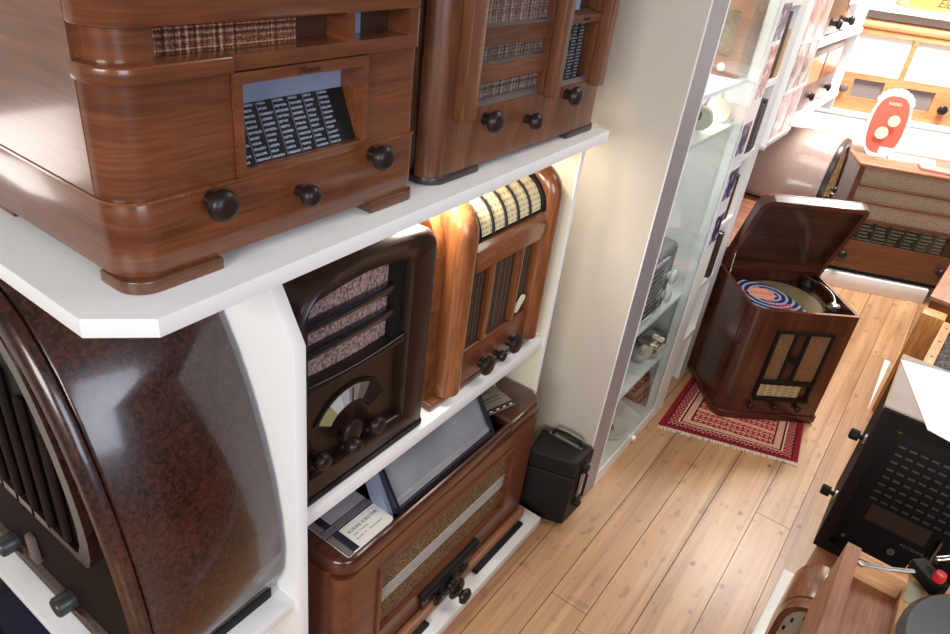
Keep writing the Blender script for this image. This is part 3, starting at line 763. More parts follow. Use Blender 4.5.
    text('lettering', 'Radio', 0.015, M['ink'], k2, Matrix.Translation((0.05, 0.08, 0.0021)), .3, 0.0002)
    text('lettering', 'MUSEUM FREUDE', 0.008, M['ink'], k2, Matrix.Translation((0.05, 0.055, 0.0021)), 0, 0.0002)
    text('lettering', 'Museum und Sammlung', 0.0062, M['ink'], k2, Matrix.Translation((0.05, 0.043, 0.0021)), 0, 0.0002)
    MB().box(0, 0.10, 0.003, 0.018, 0.0021, 0.0026).build('card_stripe', M['navyink'], k2)
    for q in range(4): MB().box(0.008 + q * .024, 0.018 + q * .024, 0.005, 0.009, 0.0027, 0.003).build('card_dash', M['paper'], k2)
    MB().lathe([(.03, 0), (.03, .0004)], (0.077, 0.105, -0.0005), (0, 0, 1), 24).build('round_tab', M['paper'], k2)
radio_low()

# ------------------------------------------------------------------ big arched mottled radio facing the camera end
def arched_profile(w, h, flat=0.90):
    half = [(0, 1.0), (.10, .998), (.20, .99), (.30, .972), (.40, .944), (.50, .90), (.60, .84), (.70, .755), (.79, .655), (.87, .54), (.935, .42), (.98, .29), (1.0, .17), (.985, .08), (.94, .02), (.90, 0.0)]
    r = [(w * a, h * b) for a, b in half]
    return r[::-1] + [(-x, z) for x, z in r[1:]]
def radio_arched():
    t = thing('arched_radio', 'big arched mottled brown radio with rounded shell at the near end of the shelving', 'radio', (-1.065, 0.332, 0.4904))
    Wd, H, D = 0.338, 0.70, 0.268
    Y = lambda s, y, z0=0.030, dz=0.0: [(p[0] * s, y, z0 + p[1] * s + dz) for p in arched_profile(Wd, H)]
    sh = MB(); sh.loft([Y(.985, 0.004), Y(1.0, 0.012), Y(1.0, D - .004), Y(.985, D)], True)
    sh.build('shell', M['mottle'], t, 60)
    rim = MB()
    A = [(p[0], p[1] + .030) for p in arched_profile(Wd, H)]
    sc = lambda k: [(p[0] * k, (p[1] - .25) * k + .280) for p in arched_profile(Wd, H)]
    Yp = lambda P, y: [(p[0], y, p[1]) for p in P]
    rim.loft([Yp(sc(1.0), 0.0035), Yp(sc(1.0), -0.004), Yp(sc(.985), -0.014), Yp(sc(.93), -0.020), Yp(sc(.885), -0.014), Yp(sc(.87), 0.0035)], False)
    rim.build('front_rim', M['mottle'], t, 60)
    MB().prism(sc(.868), 'y', -0.006, 0.0038).build('front_panel', M['deadbrown'], t)
    g = [(p[0] * .62, (p[1] - .25) * .55 + .42) for p in arched_profile(Wd, H)]
    MB().prism(g, 'y', -0.0085, -0.0062).build('speaker_cloth', M['matteblk'], t)
    n = len(g)
    go = [(p[0] * .70, (p[1] - .25) * .62 + .42) for p in arched_profile(Wd, H)]
    MB().ringframe(go, g, 'y', -0.020, -0.0064).build('grille_surround', M['mottle'], t, 60)
    for i in range(-3, 4):
        x = i * .052; z1 = .77 - abs(i) * .042 if True else 0
        MB().box(x - .011, x + .011, -0.020, -0.0088, 0.245 + abs(i) * .012, 0.585 - .0042 * (i * i) * 2.2, 0.006, 2).build('grille_bar', M['deadbrown'], t)
    kx = (-0.118, 0.084)
    for x in kx: 
        MB().lathe([(.020, 0), (.020, .03), (.017, .034), (0, .034)], (x, -0.0065, 0.066), (0, -1, 0), 24).build('knob', M['knobgrey'], t)
    MB().prism([(-.034, .09), (-.008, .09), (-.012, .155), (-.030, .155)], 'y', -0.02, -0.0065, .004).build('escutcheon', M['dust'], t)
    MB().box(-0.312, 0.312, -0.006, D - .010, 0.0005, 0.0295, 0.004).build('base', M['matteblk'], t)
radio_arched()
tb = thing('enamel_case', 'dark blue glossy case under the near end of the shelving, lower left corner', 'case', (-1.22, 0.20, 0))
MB().box(-0.20, 0.16, -0.06, 0.16, 0.006, 0.30, 0.02, 3).build('body', M['blue'], tb)
MB().box(-0.19, 0.15, -0.05, 0.15, 0.301, 0.316, 0.006, 2).build('lid', M['blue'], tb)
MB().tube([(-.06, .05, .317), (-.055, .05, .345), (0.03, .05, .345), (.035, .05, .317)], .006).build('handle', M['matteblk'], tb)
for x in (-.17, .13):
    MB().box(x - .015, x + .015, -.04, .14, 0, .0058).build('foot', M['matteblk'], tb)

# ------------------------------------------------------------------ black portable case
def suitcase():
    t = thing('portable_case', 'black leatherette portable case standing on the floor between shelving and display cabinet', 'case', (-0.64, 1.61, 0))
    P = [(0.080, -0.006), (0.085, 0.098), (-0.09, 0.068), (-0.068, -0.052)]
    def ins(s): 
        c = (sum(p[0] for p in P) / 4, sum(p[1] for p in P) / 4)
        return [(c[0] + (p[0] - c[0]) * s, c[1] + (p[1] - c[1]) * s) for p in P]
    MB().prism(ins(.99), 'z', 0.006, 0.205, 0.006, 3).build('body', M['leather'], t)
    MB().prism(ins(1.0), 'z', 0.206, 0.272, 0.008, 3).build('lid', M['leather'], t)
    MB().prism([(p[0] * .8 + .004, p[1] * .8) for p in P], 'z', 0, 0.0058).build('foot_pad', M['matteblk'], t)
    # carrying handle and plate along the far top edge
    MB().box(-0.06, 0.058, 0.056, 0.068, 0.2725, 0.276, mat=None).build('handle_plate', M['steel'], t)
    MB().tube([(-.05, .064, .276), (-.045, .066, .292), (0, .068, .297), (.045, .07, .292), (.05, .07, .276)], .0055).build('handle', M['matteblk'], t)
    # clasps on the end that faces the aisle
    for z, y in ((0.228, 0.05), (0.07, 0.05)):
        MB().lathe([(.014, 0), (.014, .008), (.010, .018), (0, .019)], (0.083, y, z), (1, 0, 0), 20).build('clasp_knob', M['matteblk'], t)
    MB().box(0.084, 0.090, 0.036, 0.064, 0.105, 0.205, .002).build('clasp_bar', M['steel'], t)
    MB().tube([(.086, .05, .10), (.1, .05, .11), (.1, .05, .2), (.086, .05, .21)], .004).build('strap', M['matteblk'], t)
suitcase()

# ------------------------------------------------------------------ glass display cabinet
def display_cabinet():
    t = thing('display_cabinet', 'tall glass-fronted display cabinet with beige side panel in the middle of the picture', 'cabinet', (-0.80, 2.1, 0))
    o = Vector((-0.80, 2.1, 0))
    def P(b, n, m, par=t):
        ob = b.build(n, m, par); ob.data.transform(Matrix.Translation(-o)); return ob
    H = 2.3
    P(MB().box(-1.48, -0.570, 1.722, 1.742, 0, H), 'side_panel', M['beige'])
    P(MB().box(-0.5695, -0.566, 1.722, 1.726, 0, H), 'edge_trim', M['white'])
    P(MB().box(-0.5695, -0.5655, 1.7265, 1.838, 0.012, H), 'frame_stile', M['alu'])
    P(MB().box(-0.5695, -0.564, 1.8385, 1.8445, 0.012, H), 'edge_trim', M['white'])
    P(MB().box(-0.600, -0.566, 2.335, 2.455, 0, H), 'front_stile', M['white'])
    P(MB().box(-0.575, -0.566, 1.845, 2.3345, 0.0, 0.055), 'bottom_rail', M['white'])
    P(MB().box(-0.5715, -0.5675, 1.845, 2.3345, 0.0555, H), 'glass_door', M['glass'])
    P(MB().box(-1.48, -1.462, 1.7425, 2.4395, 0, H), 'back_panel', M['white'])
    P(MB().box(-1.48, -0.6005, 2.44, 2.455, 0, H), 'far_panel', M['white'])
    P(MB().box(-1.461, -0.576, 1.7425, 2.4395, 0.0, 0.05), 'floor_board', M['white'])
    for z in (0.30, 0.565, 1.19, 1.33):
        P(MB().box(-1.461, -0.595, 1.7425, 2.4395, z, z + .012), 'shelf_board', M['white'])
    P(MB().box(-0.5670, -0.555, 2.07, 2.15, 0.475, 0.487), 'lock_bar', M['steel'])
    P(MB().lathe([(.012, 0), (.012, .02), (0, .021)], (-0.5672, 2.11, 0.497), (1, 0, 0), 18), 'lock', M['steel'])
    P(MB().lathe([(.010, 0), (.010, .012), (0, .0125)], (-0.5655, 2.15, 0.03), (1, 0, 0), 18), 'door_stop', M['white'])
    P(MB().box(-0.572, -0.567, 2.325, 2.334, 0.06, H), 'door_edge', M['clearglass'])
display_cabinet()

cards = [('photo', 1.10, 1.205, 2.343, 2.425), ('photo', 0.940, 1.045, 2.36, 2.46 - .008), ('photo', 0.772, 0.880, 2.372, 2.448), ('photored', 1.28, 1.44, 2.37, 2.45), ('photo', 1.455, 1.56, 2.36, 2.45)]
labs = ['dark violet photo print on the white cabinet stile, second from the bottom of the column, wider than its neighbours',]
clab = {0: 'dark violet photo card on the white cabinet stile, third from the bottom',
        1: 'dark violet photo card on white cabinet stile, second from the bottom beside the book shelf',
        2: 'dark violet photo card on white cabinet stile, lowest of the column near the gramophone lid',
        3: 'tall photo card with red lower end on the white cabinet stile',
        4: 'pale violet photo card at the top of the white cabinet stile'}
for i, (m, z0, z1, y0, y1) in enumerate(cards):
    c = MB().box(-0.0006, 0.0006, -(y1 - y0) / 2, (y1 - y0) / 2, 0, z1 - z0).build('photo_card', M[m], None, loc=(-0.565, (y0 + y1) / 2, z0))
    tag(c, clab[i], 'photo', 'photo cards on the cabinet stile')

# contents of the cabinet
def silver_radio(loc, rz, label):
    t = thing('portable_radio', label, 'radio', loc, rz)
    MB().box(-0.16, 0.15, 0, 0.10, 0.0, 0.26, 0.025, 4).build('case', M['grey'], t)
    MB().box(-0.145, 0.06, -0.004, 0.001, 0.03, 0.235, 0.01).build('grille', M['alu'], t)
    for k in range(9): MB().box(-0.14, 0.055, -0.008, -0.0045, 0.042 + k * .021, 0.052 + k * .021).build('grille_bar', M['chrome'], t)
    for z in (.145, .072): knob(t, .107, z, .026, 0.0, .028, M['china'])
    MB().tube([(-.10, .05, .257), (-.09, .05, .295), (.09, .05, .295), (.10, .05, .257)], .006).build('handle', M['chrome'], t)
silver_radio((-0.607, 2.03, 0.5775), PI / 2, 'grey portable radio with white knobs and silver grille behind the cabinet glass')
t = thing('table_radio', 'pale wooden square radio high up behind the cabinet glass', 'radio', (-0.72, 2.27, 1.3423), 0)
MB().plate('y', 0, 0.13, -0.11, 0.10, 0, 0.22, [(-0.075, 0.065, 0.055, 0.185)]).build('case', W['rosex'], t)
MB().box(-0.0745, 0.0645, 0.02, 0.03, 0.0555, 0.1845).build('speaker_cloth', M['beigecloth'], t)
for x in (-.06, .055): knob(t, x, .027, .012, 0, .02, M['ivory'])
t = thing('headphones', 'pale headphones with thin steel band on the glass cabinet shelf below the square radio', 'headphones', (-0.64, 2.20, 1.2035))
MB().tube([(0, -.09 * math.cos(a), .035 + .085 * math.sin(a)) for a in [PI * i / 14 for i in range(15)]], .005).build('head_band', M['chrome'], t)
for s in (-1, 1): MB().lathe([(.035, 0), (.038, .012), (.02, .028), (0, .03)], (0, s * .09, .040), (0, -s, 0), 22).build('ear_cup', M['ivory'], t)
c = MB().box(-.05, .05, -.07, .07, 0, .035, .004).build('blue_box', plain('blue_card_box', rgb(70, 92, 150), .5), None, loc=(-0.66, 1.95, 1.2022), rz=.2)
tag(c, 'flat blue cardboard box beside the headphones on the glass cabinet shelf', 'box')
t = thing('saucer', 'white china saucer with brown motif on the floor of the glass cabinet', 'saucer', (-0.66, 2.10, 0.0505))
MB().lathe([(.028, 0), (.04, .003), (.078, .016), (.076, .019), (.04, .007), (0, .006)], (0, 0, 0), (0, 0, 1), 36).build('dish', M['china'], t)
MB().lathe([(.03, 0), (.03, .001)], (0, 0, .0072), (0, 0, 1), 20).build('motif', M['gilt'], t)
t = thing('fretwork_loudspeaker', 'small brown fretwork loudspeaker behind the saucer on the cabinet floor', 'loudspeaker', (-0.72, 2.33, 0.0505), 0)
MB().prism(arched_profile(0.10, 0.19), 'y', 0, .06, .004).build('case', W['walnutz'], t)
MB().lathe([(.062, 0), (.062, .004)], (0, -.0005, .085), (0, -1, 0), 28).build('fretwork', M['gilt'], t)
t = thing('chrome_meter', 'small chrome instrument with two round ends on the lowest glass cabinet shelf', 'instrument', (-0.65, 2.26, 0.3123), 1.2)
MB().box(-.06, .06, -.03, .03, 0, .09, .008).build('body', M['chrome'], t)
for x in (-.035, .035): MB().lathe([(.02, 0), (.022, .02), (0, .022)], (x, -.03, .055), (0, -1, 0), 20).build('round_end', M['ivory'], t)

# ------------------------------------------------------------------ book shelf beyond the cabinet
bs = thing('bookcase', 'narrow white open bookcase between the glass cabinet and the leaflet upright', 'shelf', (-0.8, 2.6, 0))
def PB(b, n, m, par=bs, o=Vector((-0.8, 2.6, 0))):
    ob = b.build(n, m, par); ob.data.transform(Matrix.Translation(-o)); return ob
PB(MB().box(-1.48, -0.594, 2.70, 2.785, 0, 2.2), 'upright', M['white'])
PB(MB().box(-1.48, -1.0, 2.4565, 2.6995, 0, 2.2), 'back_block', M['beige'])
for z in (0.25, 0.51, 0.765, 1.03, 1.285, 1.54):
    PB(MB().box(-0.9995, -0.590, 2.4565, 2.6995, z, z + .022), 'shelf_board', M['white'])
bcol = [rgb(50, 34, 28), rgb(214, 190, 140), rgb(74, 70, 72), rgb(90, 34, 30), rgb(38, 36, 40), rgb(232, 220, 190), rgb(60, 44, 38), rgb(196, 160, 110), rgb(18, 17, 18)]
bn = [('ivory', 5), ('dark brown', 0), ('slate grey', 2), ('charcoal', 4), ('dark red', 3), ('umber', 6), ('tan', 7), ('black', 8)]
lev = {0.532: 'on the shelf behind the gramophone lid', 0.787: 'on the third lit shelf of the narrow bookcase', 1.052: 'on the second lit shelf of the narrow bookcase', 1.307: 'on the top lit shelf of the narrow bookcase'}
used = 0
for zi, (z, where) in enumerate(lev.items()):
    y = 2.46; k = zi * 3
    while y < 2.662:
        th = random.uniform(.030, .038); h = random.uniform(.15, .215); nm, ci = bn[k % 8]
        t = thing('book', '%s upright book %s' % (nm, where), 'book', (-0.656, y + th / 2, z + .0003), 0, 'books in the narrow white bookcase')
        bm_ = book_mat('book_cover_%s' % nm.replace(' ', '_'), bcol[ci]) if 'bk%d' % ci not in M else M['bk%d' % ci]
        M['bk%d' % ci] = bm_
        d = random.uniform(.10, .115)
        MB().plate('z', 0, h, -.10, d - .05, -th / 2, th / 2, [(-.101, d - .053, -th / 2 + .003, th / 2 - .003)]).build('cover', bm_, t)
        MB().box(-.098, d - .054, -th / 2 + .0032, th / 2 - .0032, .003, h - .004).build('pages', M['paper'], t)
        y += th + .003; k += 1

# holder of printed leaflets on the upright
lh = thing('leaflet_rack', 'pale rack of printed leaflets fixed beyond the bookcase upright', 'rack', (-0.60, 2.93, 1.04))
MB().box(-0.03, 0.026, -0.14, 0.17, 0.0, 0.55).build('rack_back', M['white'], lh)
for r_ in range(3): MB().box(0.0263, 0.034, -0.135, 0.16, .368 - r_ * .175, .3795 - r_ * .175).build('ledge', M['white'], lh)
leaf_lab = ['pale leaflet with pink figures, upper left in the leaflet rack', 'pale leaflet with pink figures, upper right in the leaflet rack', 'grey printed leaflet, middle left in the leaflet rack', 'grey printed leaflet, middle right in the leaflet rack', 'pink toned leaflet, lower left in the leaflet rack', 'pink toned leaflet, lower right in the leaflet rack']
for i in range(6):
    r, cidx = divmod(i, 2)
    y = 2.80 + cidx * .15; z = 1.04 + .38 - r * .175
    c = MB().box(0, .002, 0, .13, 0, .16).build('leaflet', M['posterg'] if r == 1 else M['poster'], None, loc=(-0.5735, y, z))
    tag(c, leaf_lab[i], 'leaflet', 'leaflets in the wall rack')

# ------------------------------------------------------------------ low chest, arched radio and far shelves along the left wall
ch = thing('wooden_chest', 'reddish brown wooden chest on the floor behind the gramophone, beside the cabinet', 'chest', (-0.95, 3.6, 0))
def PC(b, n, m, par=ch, o=Vector((-0.95, 3.6, 0))):
    ob = b.build(n, m, par); ob.data.transform(Matrix.Translation(-o)); return ob
PC(MB().box(-1.45, -0.475, 3.03, 4.26, 0.02, 0.215), 'base', W['darkwoodx'])
PC(MB().box(-1.45, -0.470, 3.022, 4.27, 0.2155, 0.236, .004), 'moulding', W['rosex'])
PC(MB().box(-1.45, -0.475, 3.03, 4.26, 0.2365, 0.508), 'case', W['backx'])
PC(MB().box(-1.46, -0.468, 3.018, 4.27, 0.5085, 0.53, .004), 'top', W['rosex'])
PC(MB().box(-1.44, -0.49, 3.05, 4.24, 0.0, 0.0195), 'plinth', M['matteblk'])
t = thing('arched_radio', 'brown arched shell radio with gilt fretwork front behind the open gramophone lid', 'radio', (-0.445, 3.99, 0.5305), PI / 2)
Wd2, H2, D2 = 0.245, 0.335, 0.50
YY = lambda s, y: [(p[0] * s, y, .012 + p[1] * s) for p in arched_profile(Wd2, H2)]
MB().loft([YY(.98, 0.02), YY(1, .03), YY(1, D2 - .01), YY(.98, D2)], True).build('shell', M['mottle_back'], t, 60)
MB().loft([YY(.86, .0195), YY(.9, -.004), YY(1.0, -.004), YY(1.02, .008), YY(1.02, .0195)], False).build('front_rim', M['brownblk'], t, 60)
MB().prism([(p[0], p[1] + .03) for p in arched_profile(Wd2 * .83, H2 * .83)], 'y', .006, .018).build('fretwork', M['gilt'], t)
MB().box(-.2, .2, .0, D2 - .02, 0.0003, .0118).build('base', M['matteblk'], t)
for x in (-.09, .09): knob(t, x, .07, .017, .006, .03)

fs_ = thing('wall_shelf', 'white wall shelving beyond the leaflet rack carrying two brown radios', 'shelf', (-1.0, 3.6, 1.0))
def PF(b, n, m, par=fs_, o=Vector((-1.0, 3.6, 1.0))):
    ob = b.build(n, m, par); ob.data.transform(Matrix.Translation(-o)); return ob
for z in (1.03, 1.345): PF(MB().box(-1.499, -0.61, 3.11, 4.25, z, z + .022), 'shelf_board', M['white'])
PF(MB().box(-1.499, -0.62, 4.2505, 4.27, 0.95, 2.0), 'side_upright', M['white'])
PF(MB().box(-1.499, -0.64, 3.092, 3.1095, 0.95, 2.0), 'side_upright', M['white'])
t = thing('table_radio', 'grey brown radio with one dark knob on the lower wall shelf beyond the leaflets', 'radio', (-0.635, 3.72, 1.0525), PI / 2)
MB().box(-.36, .36, 0, .30, 0, .27, .012, 3).build('case', plain('taupe_leathercloth', rgb(128, 108, 100), .4, coat=.3), t)
MB().box(-.02, .30, -.003, .001, .12, .24).build('grille', W['ambery'], t)
MB().box(-.33, -.05, -.003, .001, .12, .24).build('station_scale', M['dial6'], t)
for x in (-.14, .2): knob(t, x, .06, .02, 0, .03)
t = thing('table_radio', 'dark brown radio on the upper wall shelf at the top edge of the picture', 'radio', (-0.64, 3.72, 1.3675), PI / 2)
MB().box(-.34, .34, 0, .28, 0, .30, .02, 3).build('case', W['mahogx'], t)
MB().box(-.3, .05, -.003, .001, .08, .26).build('speaker_cloth', M['tan'], t)
MB().box(.08, .3, -.003, .001, .12, .26).build('station_scale', M['dial7'], t)
for x in (-.1, .18): knob(t, x, .05, .022, 0, .035)
for i, (y, z, a, lab) in enumerate(((3.24, 1.0525, .35, 'white leaflet sticking out over the lower wall shelf edge, the lower of two'), (3.27, 1.0568, -.25, 'white leaflet sticking out over the lower wall shelf edge, the upper of two'),)):
    if not lab: continue
    c = MB().box(-.12, .12, -.05, .05, 0, .004).build('leaflet', M['paper'], None, loc=(-0.58, y, z), rz=a)
    tag(c, lab, 'leaflet')

# ------------------------------------------------------------------ rug
def rug():
    FL, FR, BR, BL = Vector((-.531, 2.325)), Vector((-.022, 2.502)), Vector((-.098, 2.985)), Vector((-.562, 2.985))
    bm = bmesh.new(); uvl = bm.loops.layers.uv.new('rug'); nx, ny = 28, 36; g = []
    for j in range(ny + 1):
        row = []
        for i in range(nx + 1):
            s, r = i / nx, j / ny
            p = (FL * (1 - s) + FR * s) * (1 - r) + (BL * (1 - s) + BR * s) * r
            row.append(bm.verts.new((p.x + .3, p.y - 2.65, 0.0062 + .0012 * math.sin(i * 1.3) * math.sin(j * .9))))
        g.append(row)
    for j in range(ny):
        for i in range(nx):
            f = bm.faces.new((g[j][i], g[j][i + 1], g[j + 1][i + 1], g[j + 1][i]))
            for l, (a, b) in zip(f.loops, ((i, j), (i + 1, j), (i + 1, j + 1), (i, j + 1))): l[uvl].uv = (a / nx * .54, b / ny * .70)
    top = list(bm.faces)
    ex = bmesh.ops.extrude_face_region(bm, geom=top)
    for v in [e for e in ex['geom'] if isinstance(e, bmesh.types.BMVert)]: v.co.z = 0.0005
    bmesh.ops.recalc_face_normals(bm, faces=bm.faces)
    t = thing('rug', 'small red knotted rug with cream borders under the gramophone', 'rug', (-.3, 2.65, 0))
    me = bpy.data.meshes.new('pile'); bm.to_mesh(me); bm.free(); me.materials.append(M['rug'])
    o = bpy.data.objects.new('pile', me); COL.objects.link(o); o.parent = t
    fr = MB(); rnd = random.Random(5)
    dv_ = (FR - FL); nrm = Vector((dv_.y, -dv_.x)).normalized()
    for i in range(90):
        p = FL + dv_ * (i + .5) / 90; q = p + nrm * rnd.uniform(.012, .022) + dv_.normalized() * rnd.uniform(-.004, .004)
        fr.tube([(p.x + .3, p.y - 2.65, .004), ((p.x + q.x) / 2 + .3, (p.y + q.y) / 2 - 2.65, .0042), (q.x + .3, q.y - 2.65, .0028)], .0024, 5)
    f = fr.build('fringe', M['fringe'], t); f['kind'] = 'stuff'
rug()

# ------------------------------------------------------------------ radio-gramophone on the rug
def radiogram():
    UG = Vector((math.cos(math.radians(38.5)), math.sin(math.radians(38.5)), 0))
    o = Vector((-.04, 2.815, 0.0082)) - UG * .43
    t = thing('radiogramophone', 'dark mahogany radio gramophone with raised lid standing on the red rug', 'gramophone', o, math.radians(38.5))
    Wd, D, H = 0.43, 0.385, 0.512
    b = MB()
    b.prism(rr(-.006, Wd + .006, -.006, D + .004, (.05, .012, .01, .01)), 'z', 0, 0.032, 0.004); b.build('plinth', W['mahogx'], t)
    R = 0.055
    # walls around the turntable well
    c = MB()
    c.prism(rr(0, Wd, 0, D, (R, .012, .006, .006)), 'z', 0.0325, 0.455)
    outer = rr(0, Wd, 0, D, (R, .012, .006, .006)); inner = rr(.014, Wd - .014, .014, D - .014, (R - .014, .004, .003, .003))
    c.ringframe(outer, inner, 'z', 0.455, H)
    c.build('cabinet', W['mahogz'], t)
    MB().ringframe(rr(.001, Wd - .001, .001, D - .001, (R, .012, .006, .006)), inner, 'z', H + .0002, H + .0022).build('top_edge', W['walnutx'], t)
    MB().cyl((0.0, R, .034), (0.0, R, H - .002), .0016, seg=8).build('corner_line', M['matteblk'], t)
    # grille
    gx0, gx1 = 0.136, 0.347
    MB().box(gx0, gx1, -.002, -.0003, .186, .42).build('speaker_cloth', M['tan'], t)
    fr = MB(); fr.ringframe([(gx0 - .010, .112), (gx1 + .010, .112), (gx1 + .010, .432), (gx0 - .010, .432)], [(gx0, .120), (gx1, .120), (gx1, .423), (gx0, .423)], 'y', -.012, -.0003)
    fr.box(gx0, gx1, -.014, -.0003, .183, .204, .003); fr.build('grille_frame', M['matteblk'], t)
    for x in (.206, .256): MB().box(x - .006, x + .006, -.010, -.0022, .2045, .4225).build('grille_bar', M['matteblk'], t)
    MB().lathe([(.017, 0), (.016, .006), (0, .007)], (.231, -.0103, .305), (0, -1, 0), 20).build('badge', M['softblk'], t)
    MB().box(.2122, .2498, -.004, -.0022, .2045, .4225).build('centre_panel', W['darkwoodz'], t)
    MB().box(gx0 + .002, .312, -.004, -.0005, .121, .1825).build('station_scale', M['dial6'], t)
    MB().box(gx0 - .012, gx1 + .012, -.018, -.0125, .104, .119, .002).build('scale_ledge', M['matteblk'], t)
    for x in (.128, .231, .33): knob(t, x, .071, .014, 0, .026)
    # deck, platter, sleeve
    MB().box(.0145, Wd - .0145, .0145, D - .0145, .4555, .462).build('motor_board', W['darkwoodx'], t)
    MB().lathe([(.150, 0), (.152, .008), (.149, .014), (.02, .0145), (.004, .0145), (.004, .022), (0, .0225)], (.205, .175, .4625), (0, 0, 1), 56).build('platter', M['moss'], t)
    arm = MB(); arm.lathe([(.032, 0), (.032, .02), (.02, .03), (.012, .045), (0, .046)], (.372, .318, .4622), (0, 0, 1), 24); arm.build('arm_base', M['softblk'], t)
    MB().tube([(.372, .318, .505), (.392, .26, .512), (.402, .20, .512), (.398, .16, .51), (.388, .125, .504)], .007, 10).build('tone_arm', M['chrome'], t)
    MB().lathe([(.024, 0), (.026, .006), (.026, .018), (.016, .024), (0, .025)], (.386, .112, .481), (0, 0, 1), 24).build('sound_box', M['chrome'], t)
    MB().lathe([(.028, 0), (.028, .0045)], (.386, .112, .4765), (0, 0, 1), 24).build('needle_guard', M['matteblk'], t)
    for x, y in ((.36, .35), (.33, .348)): MB().lathe([(.009, 0), (.008, .012), (0, .013)], (x, y, .4622), (0, 0, 1), 14).build('control_knob', M['knob'], t)
    # lid: shallow tray hinged at the back, leaning forward over the deck
    ang = math.atan2(.36, -.150)
    # local lid frame: u across, v from hinge up along the lid, w thickness (+w = outside/back)
    vdir = Vector((0, -0.148, 0.360)).normalized(); wdir = Vector((0, vdir.z, -vdir.y))
    LM = Matrix(((1, vdir.x, wdir.x, 0), (0, vdir.y, wdir.y, D - .016), (0, vdir.z, wdir.z, H + .014), (0, 0, 0, 1)))
    LL = 0.385
    ou = rr(0, Wd, 0, LL, (.004, .004, .03, .05)); inn = rr(.020, Wd - .020, .014, LL - .022, (.003, .003, .016, .032))
    lid = MB(); lid.ringframe(ou, inn, 'z', -.030, .004); lid.prism(ou, 'z', .004, .014, .004)
    bmesh.ops.transform(lid.bm, matrix=LM, verts=lid.bm.verts)
    ld = lid.build('lid', W['mahogx'], t)
    MB().prism(inn, 'z', -.002, .0038, mat=LM).build('lid_lining', W['darkwoodx'], ld)
    e = MB(); e.ringframe(rr(0.001, Wd - .001, .001, LL - .001, (.004, .004, .03, .05)), inn, 'z', -.032, -.0303); bmesh.ops.transform(e.bm, matrix=LM, verts=e.bm.verts)
    e.build('lid_edge', W['mahogx'], ld)
    p0 = Vector((.018, .30, H - .015)); p1 = LM @ Vector((.016, .10, -.028))
    MB().tube([p0, (p0 + p1) / 2, p1], .003, 8).build('lid_stay', M['chrome'], t)
    MB().cyl((.02, D - .008, H + .006), (Wd - .02, D - .008, H + .006), .0045, seg=10).build('hinge', M['steel'], t)
    # sleeve lying on the platter
    s = thing('record_sleeve', 'blue ringed record sleeve with pink star label on the gramophone turntable', 'record sleeve', Vector(o) + Matrix.Rotation(math.radians(38.5), 4, 'Z') @ Vector((.028, .030, .4865)), math.radians(38.5))
    MB().prism([(0, .02), (.03, 0), (.225, .0), (.20, .14), (.16, .225), (.05, .26), (0, .22)], 'z', -.0004, .0022).build('sleeve_card', M['sleeve'], s)
    st = []
    for i in range(20):
        a = 2 * PI * i / 20; r = .062 if i % 2 else .05; st.append((.085 + r * math.cos(a), .15 + r * .9 * math.sin(a)))
    MB().prism(st, 'z', .0023, .003).build('star_label', plain('salmon_label', rgb(238, 160, 140), .5), s)
    text('lettering', 'PATHE', .03, M['red'], s, Matrix.Translation((.085, .15, .0031)) @ Matrix.Rotation(-.1, 4, 'Z'), 0, .0002)
    text('lettering', 'SINGER', .03, plain('pink_lettering', rgb(244, 130, 130), .5), s, Matrix.Translation((.125, .070, .0024)) @ Matrix.Rotation(-.12, 4, 'Z'), 0, .0004)
    text('lettering', 'SPECIAL', .028, plain('pink_lettering_small', rgb(240, 120, 120), .5), s, Matrix.Translation((.135, .042, .0024)) @ Matrix.Rotation(-.12, 4, 'Z'), 0, .0004)
radiogram()

# ------------------------------------------------------------------ far wall: plinth, big console radio, white cupboard, light radio
pl_ = MB().box(-0.125, 0.475, 0.0, 0.36, 0.0, 0.088, 0.003).build('white_plinth', M['white'], None, loc=at7(0, 0, 0), rz=RB)
tag(pl_, 'low white plinth board on the floor under the large dark radio at the far wall', 'plinth')
def radio_far():
    t = thing('console_radio', 'large brown console radio with three cloth bands and dark green scale at the far wall', 'radio', at7(0, -0.02, 0.0885), RB)
    x0, x1, H = -0.135, 0.60, 0.62
    c = MB(); c.box(x0, x1, 0.03, .36, .03, H)
    c.box(x0, x0 + .03, 0, .031, .03, H); c.box(x1 - .03, x1, 0, .031, .03, H); c.box(x0 + .03, x1 - .03, 0, .031, .03, .20); c.box(x0 + .03, x1 - .03, 0, .031, .318, .335)
    c.build('case', W['walnut2x'], t)
    MB().box(x0 - .012, x1 + .012, -.012, .37, H, H + .022, .008, 3).build('top', W['rosex'], t)
    MB().box(x0 + .0305, x1 - .0305, .012, .0295, .3355, H - .001).build('speaker_cloth', M['beigecloth'], t)
    for z in (.430, .520): MB().box(x0 + .0305, x1 - .0305, -.004, .0115, z - .006, z + .008, .002).build('grille_bar', W['walnut2x'], t)
    MB().box(-.02, .455, .018, .0295, .2005, .3175).build('station_scale', M['dial7'], t)
    for a, b_ in ((x0 + .0305, -.0205), (.4555, x1 - .0305)): MB().box(a, b_, .010, .0295, .2005, .3175).build('scale_cheek', W['darkwoodx'], t)
    for x in (-.045, .49): knob(t, x, .112, .026, 0, .035)
    MB().box(x0 + .02, x1 - .02, .02, .35, 0.0005, .0295).build('base', M['matteblk'], t)
radio_far()
cb = thing('white_cupboard', 'white cupboard along the far wall behind the large console radio', 'cupboard', at7(0, -0.42, 0), RB)
MB().box(-.62, 1.0, 0.0, .36, 0.02, .872).build('carcass', M['white'], cb)
MB().box(-.64, 1.02, -.012, .37, .8725, .895, .003).build('worktop', M['white'], cb)
